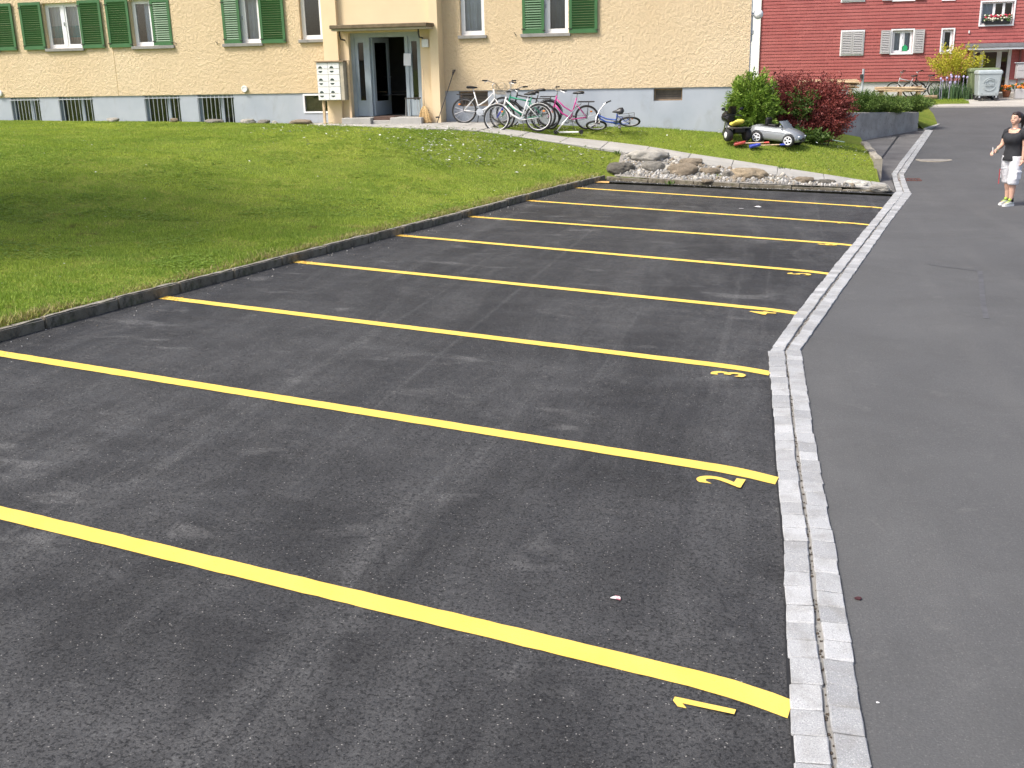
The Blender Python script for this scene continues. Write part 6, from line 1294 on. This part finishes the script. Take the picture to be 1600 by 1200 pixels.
# letter box stand and planters at the right edge
c = atY(1592, 140, 50.8); e = thing('letterbox_stand', 'grey letterbox cabinet on posts at the right of the red house door', 'mailbox', (c.x+.35, 50.8, .88)); q = MB(); q.bbox(-.55, .75, -.2, .2, .78, 1.42, .015); cs_ = q.build('cabinet', M['grey_shutter'], e)
for k in range(4):
    for j in range(2): q = MB(); q.bbox(-.52+k*.31, -.24+k*.31, -.213, -.201, .82+j*.30, 1.10+j*.30, .004); q.build('door', M['grey_shutter'], cs_)
for x in (-.38, .6): q = MB(); q.box(x-.05, x+.05, -.05, .05, 0, .78); q.build('post', M['grey_shutter'], e)
q = MB(); q.box(-.6, .8, -.25, .25, 1.42, 1.45); q.build('roof', M['iron'], cs_)
def pot(label, px, py, Y, kind, col):
    c = atY(px, py, Y); e = thing('planter', label, 'planter', (c.x, Y, zroad(Y)+.06), (0, 0, 0), 'flower planters'); q = MB()
    if kind == 'box': q.bbox(-.28, .28, -.2, .2, 0, .40, .015); h = .40; w_ = .28
    else: q.lathe([(.12, 0), (.18, .25), (.2, .28), (.17, .28), (.1, .24)], 16); h = .27; w_ = .2
    q.build('pot', M['grey_shutter'] if kind == 'box' else mk('terracotta', (.35, .14, .08, 1), .8), e, smooth=(kind != 'box')); r = random.Random(int(px)); f1, f2 = MB(), MB()
    for k in range(46): (f1 if r.random() < .5 else f2).ell((r.gauss(0, w_*.6), r.gauss(0, w_*.5), h+r.uniform(0, .22)), (.05, .05, .04), 6, 4)
    tag(f1.build('blossom', col, e), kind='stuff'); tag(f2.build('foliage', mk('box_leaf', (.06, .12, .03, 1), .7), e), kind='stuff')
pot('round pot of orange flowers beside the red house door step', 1573, 141, 51.1, 'round', mk('orange_petal', (.75, .22, .03, 1), .7)); pot('grey square planter of orange flowers at the right edge', 1596, 149, 50.2, 'box', mk('orange_petal', (.75, .22, .03, 1), .7))
# ================================================================== PERSON
PP = march(1577, 321, lambda X, Y: zr2(X, Y))
person = thing('person', 'woman in black top and white cargo shorts standing on the road holding a marker', 'person', (PP.x-.04, PP.y, PP.z+.002), (0, 0, R(40)))
skin = simple('skin', (.60, .36, .26, 1), .55, .05, 10); 
def remesh(mb, name, mat, parent, vox, smooth_it=4):
    o = mb.build(name, mat, parent, smooth=True); m = o.modifiers.new('r', 'REMESH'); m.mode = 'VOXEL'; m.voxel_size = vox; m.use_smooth_shade = True
    s = o.modifiers.new('s', 'SMOOTH'); s.factor = .5; s.iterations = smooth_it; return o
def cap(mb, pts, rs, n=12):
    mb.tube(pts, rs, n)
    for p, r_ in zip(pts, rs): mb.ell(p, (r_,)*3, 12, 8)
S_ = 1.0
# local: faces -x, right hand side is +y, z up; height about 1.72
B = MB()
hipz, shz = .88, 1.41
for s in (-1, 1):   # legs: feet slightly apart
    y = s*.095; fx = -.045 if s < 0 else .075
    cap(B, [(0, y, hipz), (-.015+fx*.5, y*1.02, .50), (.02+fx, y, .28), (.015+fx, y, .09)], [.095, .062, .056, .036]); B.ell((.03+fx, y, .36), (.058, .055, .10)); cap(B, [(.02+fx, y, .05), (-.13+fx, y-.0, .035)], [.04, .03])
B.ell((0, 0, .93), (.125, .175, .13)); B.ell((-.005, 0, 1.10), (.105, .14, .16)); B.ell((0, 0, 1.28), (.115, .165, .16)); B.ell((.0, 0, 1.385), (.075, .165, .06))
for s in (-1, 1): B.ell((-.105, s*.075, 1.255), (.065, .07, .068))
cap(B, [(.005, 0, 1.40), (-.015, 0, 1.50)], [.062, .052])
# head
B.ell((-.015, 0, 1.615), (.098, .075, .115), 16, 12); B.ell((-.055, 0, 1.555), (.055, .052, .05)); B.ell((-.075, 0, 1.525), (.028, .03, .022)); B.ell((-.108, 0, 1.592), (.016, .012, .016)); B.ell((-.098, 0, 1.612), (.012, .010, .028)); B.ell((-.100, 0, 1.553), (.012, .024, .010))
for s in (-1, 1): B.ell((.0, s*.077, 1.60), (.020, .010, .03)); B.ell((-.085, s*.032, 1.648), (.018, .026, .010)); B.ell((-.070, s*.040, 1.582), (.028, .030, .034))
def hand(B, w_, d, pn, curl):                # wrist, direction, palm normal
    w_ = Vector(w_); d = Vector(d).normalized(); pn = Vector(pn).normalized(); sd2 = d.cross(pn).normalized()
    B.ell(tuple(w_+d*.045), (.036, .036, .036)); 
    for k in range(4): cap(B, [w_+d*(.02+.015*k)+sd2*(.02-.013*k) for k in (0, 3)], [.018, .016], 8)
    for k, l in enumerate((.034, .038, .036, .029)):
        b0 = w_+d*.075+sd2*(.027-.018*k); p1 = b0+(d*math.cos(curl*.5)+pn*math.sin(curl*.5))*l; p2 = p1+(d*math.cos(curl*1.3)+pn*math.sin(curl*1.3))*l*.75; p3 = p2+(d*math.cos(curl*2)+pn*math.sin(curl*2))*l*.55; cap(B, [w_+d*.04+sd2*(.02-.013*k), b0, p1, p2, p3], [.010, .0095, .0088, .008, .007], 8)
    t0 = w_+d*.025+sd2*.026; t1 = t0+(d*.6+sd2*.6+pn*.3)*.035; t2 = t1+(d*.7+pn*.6)*.03; cap(B, [t0, t1, t2], [.012, .010, .008], 8)
# her left arm (nearest the camera, y<0) hangs down; right arm reaches forward
cap(B, [(.01, -.18, 1.375), (.035, -.215, 1.12), (.01, -.225, .885)], [.05, .042, .027]); B.ell((.02, -.205, 1.26), (.045, .043, .09)); B.ell((.028, -.222, 1.04), (.038, .036, .08)); hand(B, (.008, -.226, .875), (-.15, 0, -1), (-.5, .85, 0), .85)
cap(B, [(.0, .18, 1.375), (-.06, .215, 1.12), (-.30, .16, 1.015)], [.05, .041, .026]); B.ell((-.03, .20, 1.25), (.045, .043, .09)); B.ell((-.13, .20, 1.085), (.07, .036, .037)); hand(B, (-.305, .158, 1.013), (-1, -.2, -.10), (.0, -.3, -1), .8)
body = remesh(B, 'body', skin, person, .0065, 3)
# eyes, brows, mouth
q = MB()
for s in (-1, 1): q.ell((-.098, s*.032, 1.622), (.008, .013, .006))
q.build('eyes', M['black'], body); q = MB()
for s in (-1, 1): q.tube([(-.103, s*.016, 1.648), (-.101, s*.034, 1.654), (-.088, s*.052, 1.647)], .004, 5)
q.build('eyebrows', mk('dark_brow', (.03, .02, .015, 1)), body); q = MB(); q.tube([(-.100, -.022, 1.552), (-.113, 0, 1.553), (-.100, .022, 1.552)], [.004, .006, .004], 6); q.build('lips', mk('lip', (.42, .14, .12, 1)), body)
# hair pulled back in a pony tail
hr = MB(); hr.ell((.012, 0, 1.648), (.100, .083, .098), 18, 12); hr.ell((-.045, 0, 1.70), (.055, .062, .038), 14, 8); hr.ell((.055, 0, 1.60), (.055, .07, .085)); hr.ell((.105, 0, 1.675), (.035, .035, .035)); cap(hr, [(.11, 0, 1.68), (.155, -.005, 1.62), (.165, -.01, 1.53), (.145, -.01, 1.44)], [.033, .042, .036, .012])
hair = remesh(hr, 'hair', simple('dark_brown_hair', (.030, .016, .012, 1), .45, .3, 60, .01, 120), person, .008, 2)
# top: fitted, scoop neck, short sleeves
sh = MB(); rings = []
for z, rx_, ry_, cx in ((.845, .146, .192, .0), (.885, .143, .188, .0), (.95, .133, .178, .0), (1.03, .118, .160, .0), (1.10, .115, .152, -.003), (1.16, .135, .162, -.015), (1.20, .158, .176, -.026), (1.255, .172, .186, -.026), (1.30, .160, .186, -.02), (1.335, .135, .184, -.006), (1.385, .105, .178, .008), (1.42, .08, .13, .022), (1.44, .065, .10, .028)):
    ring = []
    for k in range(28):
        a = 2*PI*k/28; x = cx+rx_*math.cos(a); y = ry_*math.sin(a); zz = z
        if z > 1.34 and math.cos(a) < 0: zz = z-(z-1.335)*.8*max(0, -math.cos(a))**.8*(1 if abs(math.sin(a)) < .8 else .5)
        ring.append((x, y, zz))
    rings.append(ring)
sh.loft(rings, caps=False)
shirt = sh.build('shirt', simple('black_jersey', (.022, .023, .027, 1), .85, .2, 14, .006, 18), person, smooth=True); so_ = shirt.modifiers.new('t', 'SOLIDIFY'); so_.thickness = .006; so_.offset = 1; 
for s, pts in ((-1, [(.008, -.12, 1.395), (.012, -.175, 1.37), (.024, -.20, 1.24)]), (1, [(.0, .12, 1.395), (-.005, .175, 1.37), (-.032, .203, 1.24)])):
    q = MB(); q.tube(pts, [.06, .068, .060], 16); q.build('sleeve', bpy.data.materials['black_jersey'], shirt, smooth=True)
# white cargo shorts to below the knee
pt = MB()
for s in (-1, 1):
    fx = -.045 if s < 0 else .075; rings = []
    for z, r_, cx, cy in ((.93, .115, 0, .075), (.86, .118, 0, .085), (.75, .110, -.005+fx*.2, .100), (.62, .101, -.01+fx*.5, .108), (.50, .098, -.005+fx*.8, .110), (.43, .096, .0+fx*.9, .108), (.405, .086, .005+fx, .105), (.40, .068, .01+fx, .1)):
        ring = []
        for k in range(24):
            a = 2*PI*k/24; wr = r_*(1+.035*math.sin(a*5+z*31+s)+.03*math.sin(a*3-z*47)); ring.append((cx+wr*1.08*math.cos(a), s*cy+wr*math.sin(a), z))
        rings.append(ring)
    pt.loft(rings)
pt.ell((0, 0, .92), (.142, .19, .075), 20, 8)
for s, fx in ((-1, -.03), (1, .045)): pt.bbox(-.07+fx, .07+fx, s*.205-.012, s*.205+.012, .50, .64, .012); pt.bbox(-.076+fx, .076+fx, s*.212-.01, s*.212+.01, .615, .66, .008)
for k in range(5): pt.torus((-.04+.012*k, -.106, .46+.065*k), (.25*(-1)**k, .2, 1), .097, .010, 22, 6); pt.torus((.07-.018*k, .106, .45+.065*k), (-.2*(-1)**k, .25, 1), .096, .010, 22, 6)
shorts = remesh(pt, 'shorts', simple('white_cotton', (.66, .66, .68, 1), .9, .05, 20, .008, 26), person, .008, 2)
for s in (-1, 1):
    fx = -.045 if s < 0 else .075; y = s*.095; q = MB(); rings = []
    for x, w_, zt in ((.085, .026, .06), (.07, .036, .085), (.02, .04, .10), (-.05, .043, .085), (-.11, .044, .065), (-.155, .038, .05), (-.175, .02, .035)): rings.append([(x+fx, y-w_, .0), (x+fx, y+w_, .0), (x+fx, y+w_, .025), (x+fx, y+w_*.9, zt*.75), (x+fx, y+w_*.4, zt), (x+fx, y-w_*.4, zt), (x+fx, y-w_*.9, zt*.75), (x+fx, y-w_, .025)])
    q.loft(rings); shoe = q.build('shoe', simple('grey_trainer', (.40, .42, .40, 1), .6, .2, 25), person); q = MB(); q.loft([[(x+fx, y-w_*1.06, -.001), (x+fx, y+w_*1.06, -.001), (x+fx, y+w_*1.06, .024), (x+fx, y-w_*1.06, .024)] for x, w_ in ((.09, .026), (.07, .038), (-.05, .045), (-.12, .046), (-.165, .036), (-.182, .018))]); q.build('sole', M['white'], shoe)
    q = MB(); q.tube([(.03+fx, y, .08), (.02+fx, y, .155)], [.045, .042], 14); q.build('sock', M['black'], person, smooth=True)
    q = MB(); q.tube([(-.02+fx, y, .10), (-.005+fx, y, .135)], [.034, .03], 10)
    for k in range(3): q.tube([(-.04-.025*k+fx, y-.03, .085-.008*k), (-.04-.025*k+fx, y+.03, .087-.008*k)], .006, 5)
    q.build('lime_tongue', mk('lime_trim', (.36, .50, .07, 1), .7), shoe)
q = MB(); q.torus((-.255, .17, 1.027), (-1, -.2, -.35), .034, .011, 18, 6); q.build('bracelet', mk('dull_green_band', (.22, .26, .20, 1)), person)
q = MB(); q.torus((-.02, 0, 1.452), (-.35, 0, 1), .068, .005, 24, 5); q.build('necklace', M['chrome'], person)
mk_ = thing('marker_pen', 'pale chalk marker held upright in the woman\'s right hand', 'marker', tuple(Vector(person.location)+Euler((0, 0, R(40))).to_matrix() @ Vector((-.385, .125, .985))), (R(6), R(-8), 0)); q = MB(); q.lathe([(.010, -.02), (.011, .09), (.009, .095), (.004, .12)], 12); q.build('barrel', paper, mk_)
q = MB(); rings = []
for k in range(9): z = .68-.035*k; rings.append([(-.105+.006*math.sin(k), .16+.01*math.sin(k*1.7), z), (-.093, .185, z), (-.088, .183, z), (-.10, .158, z)])
q.loft(rings); q.build('red_cloth', mk('red_rag', (.42, .05, .06, 1), .9), person)
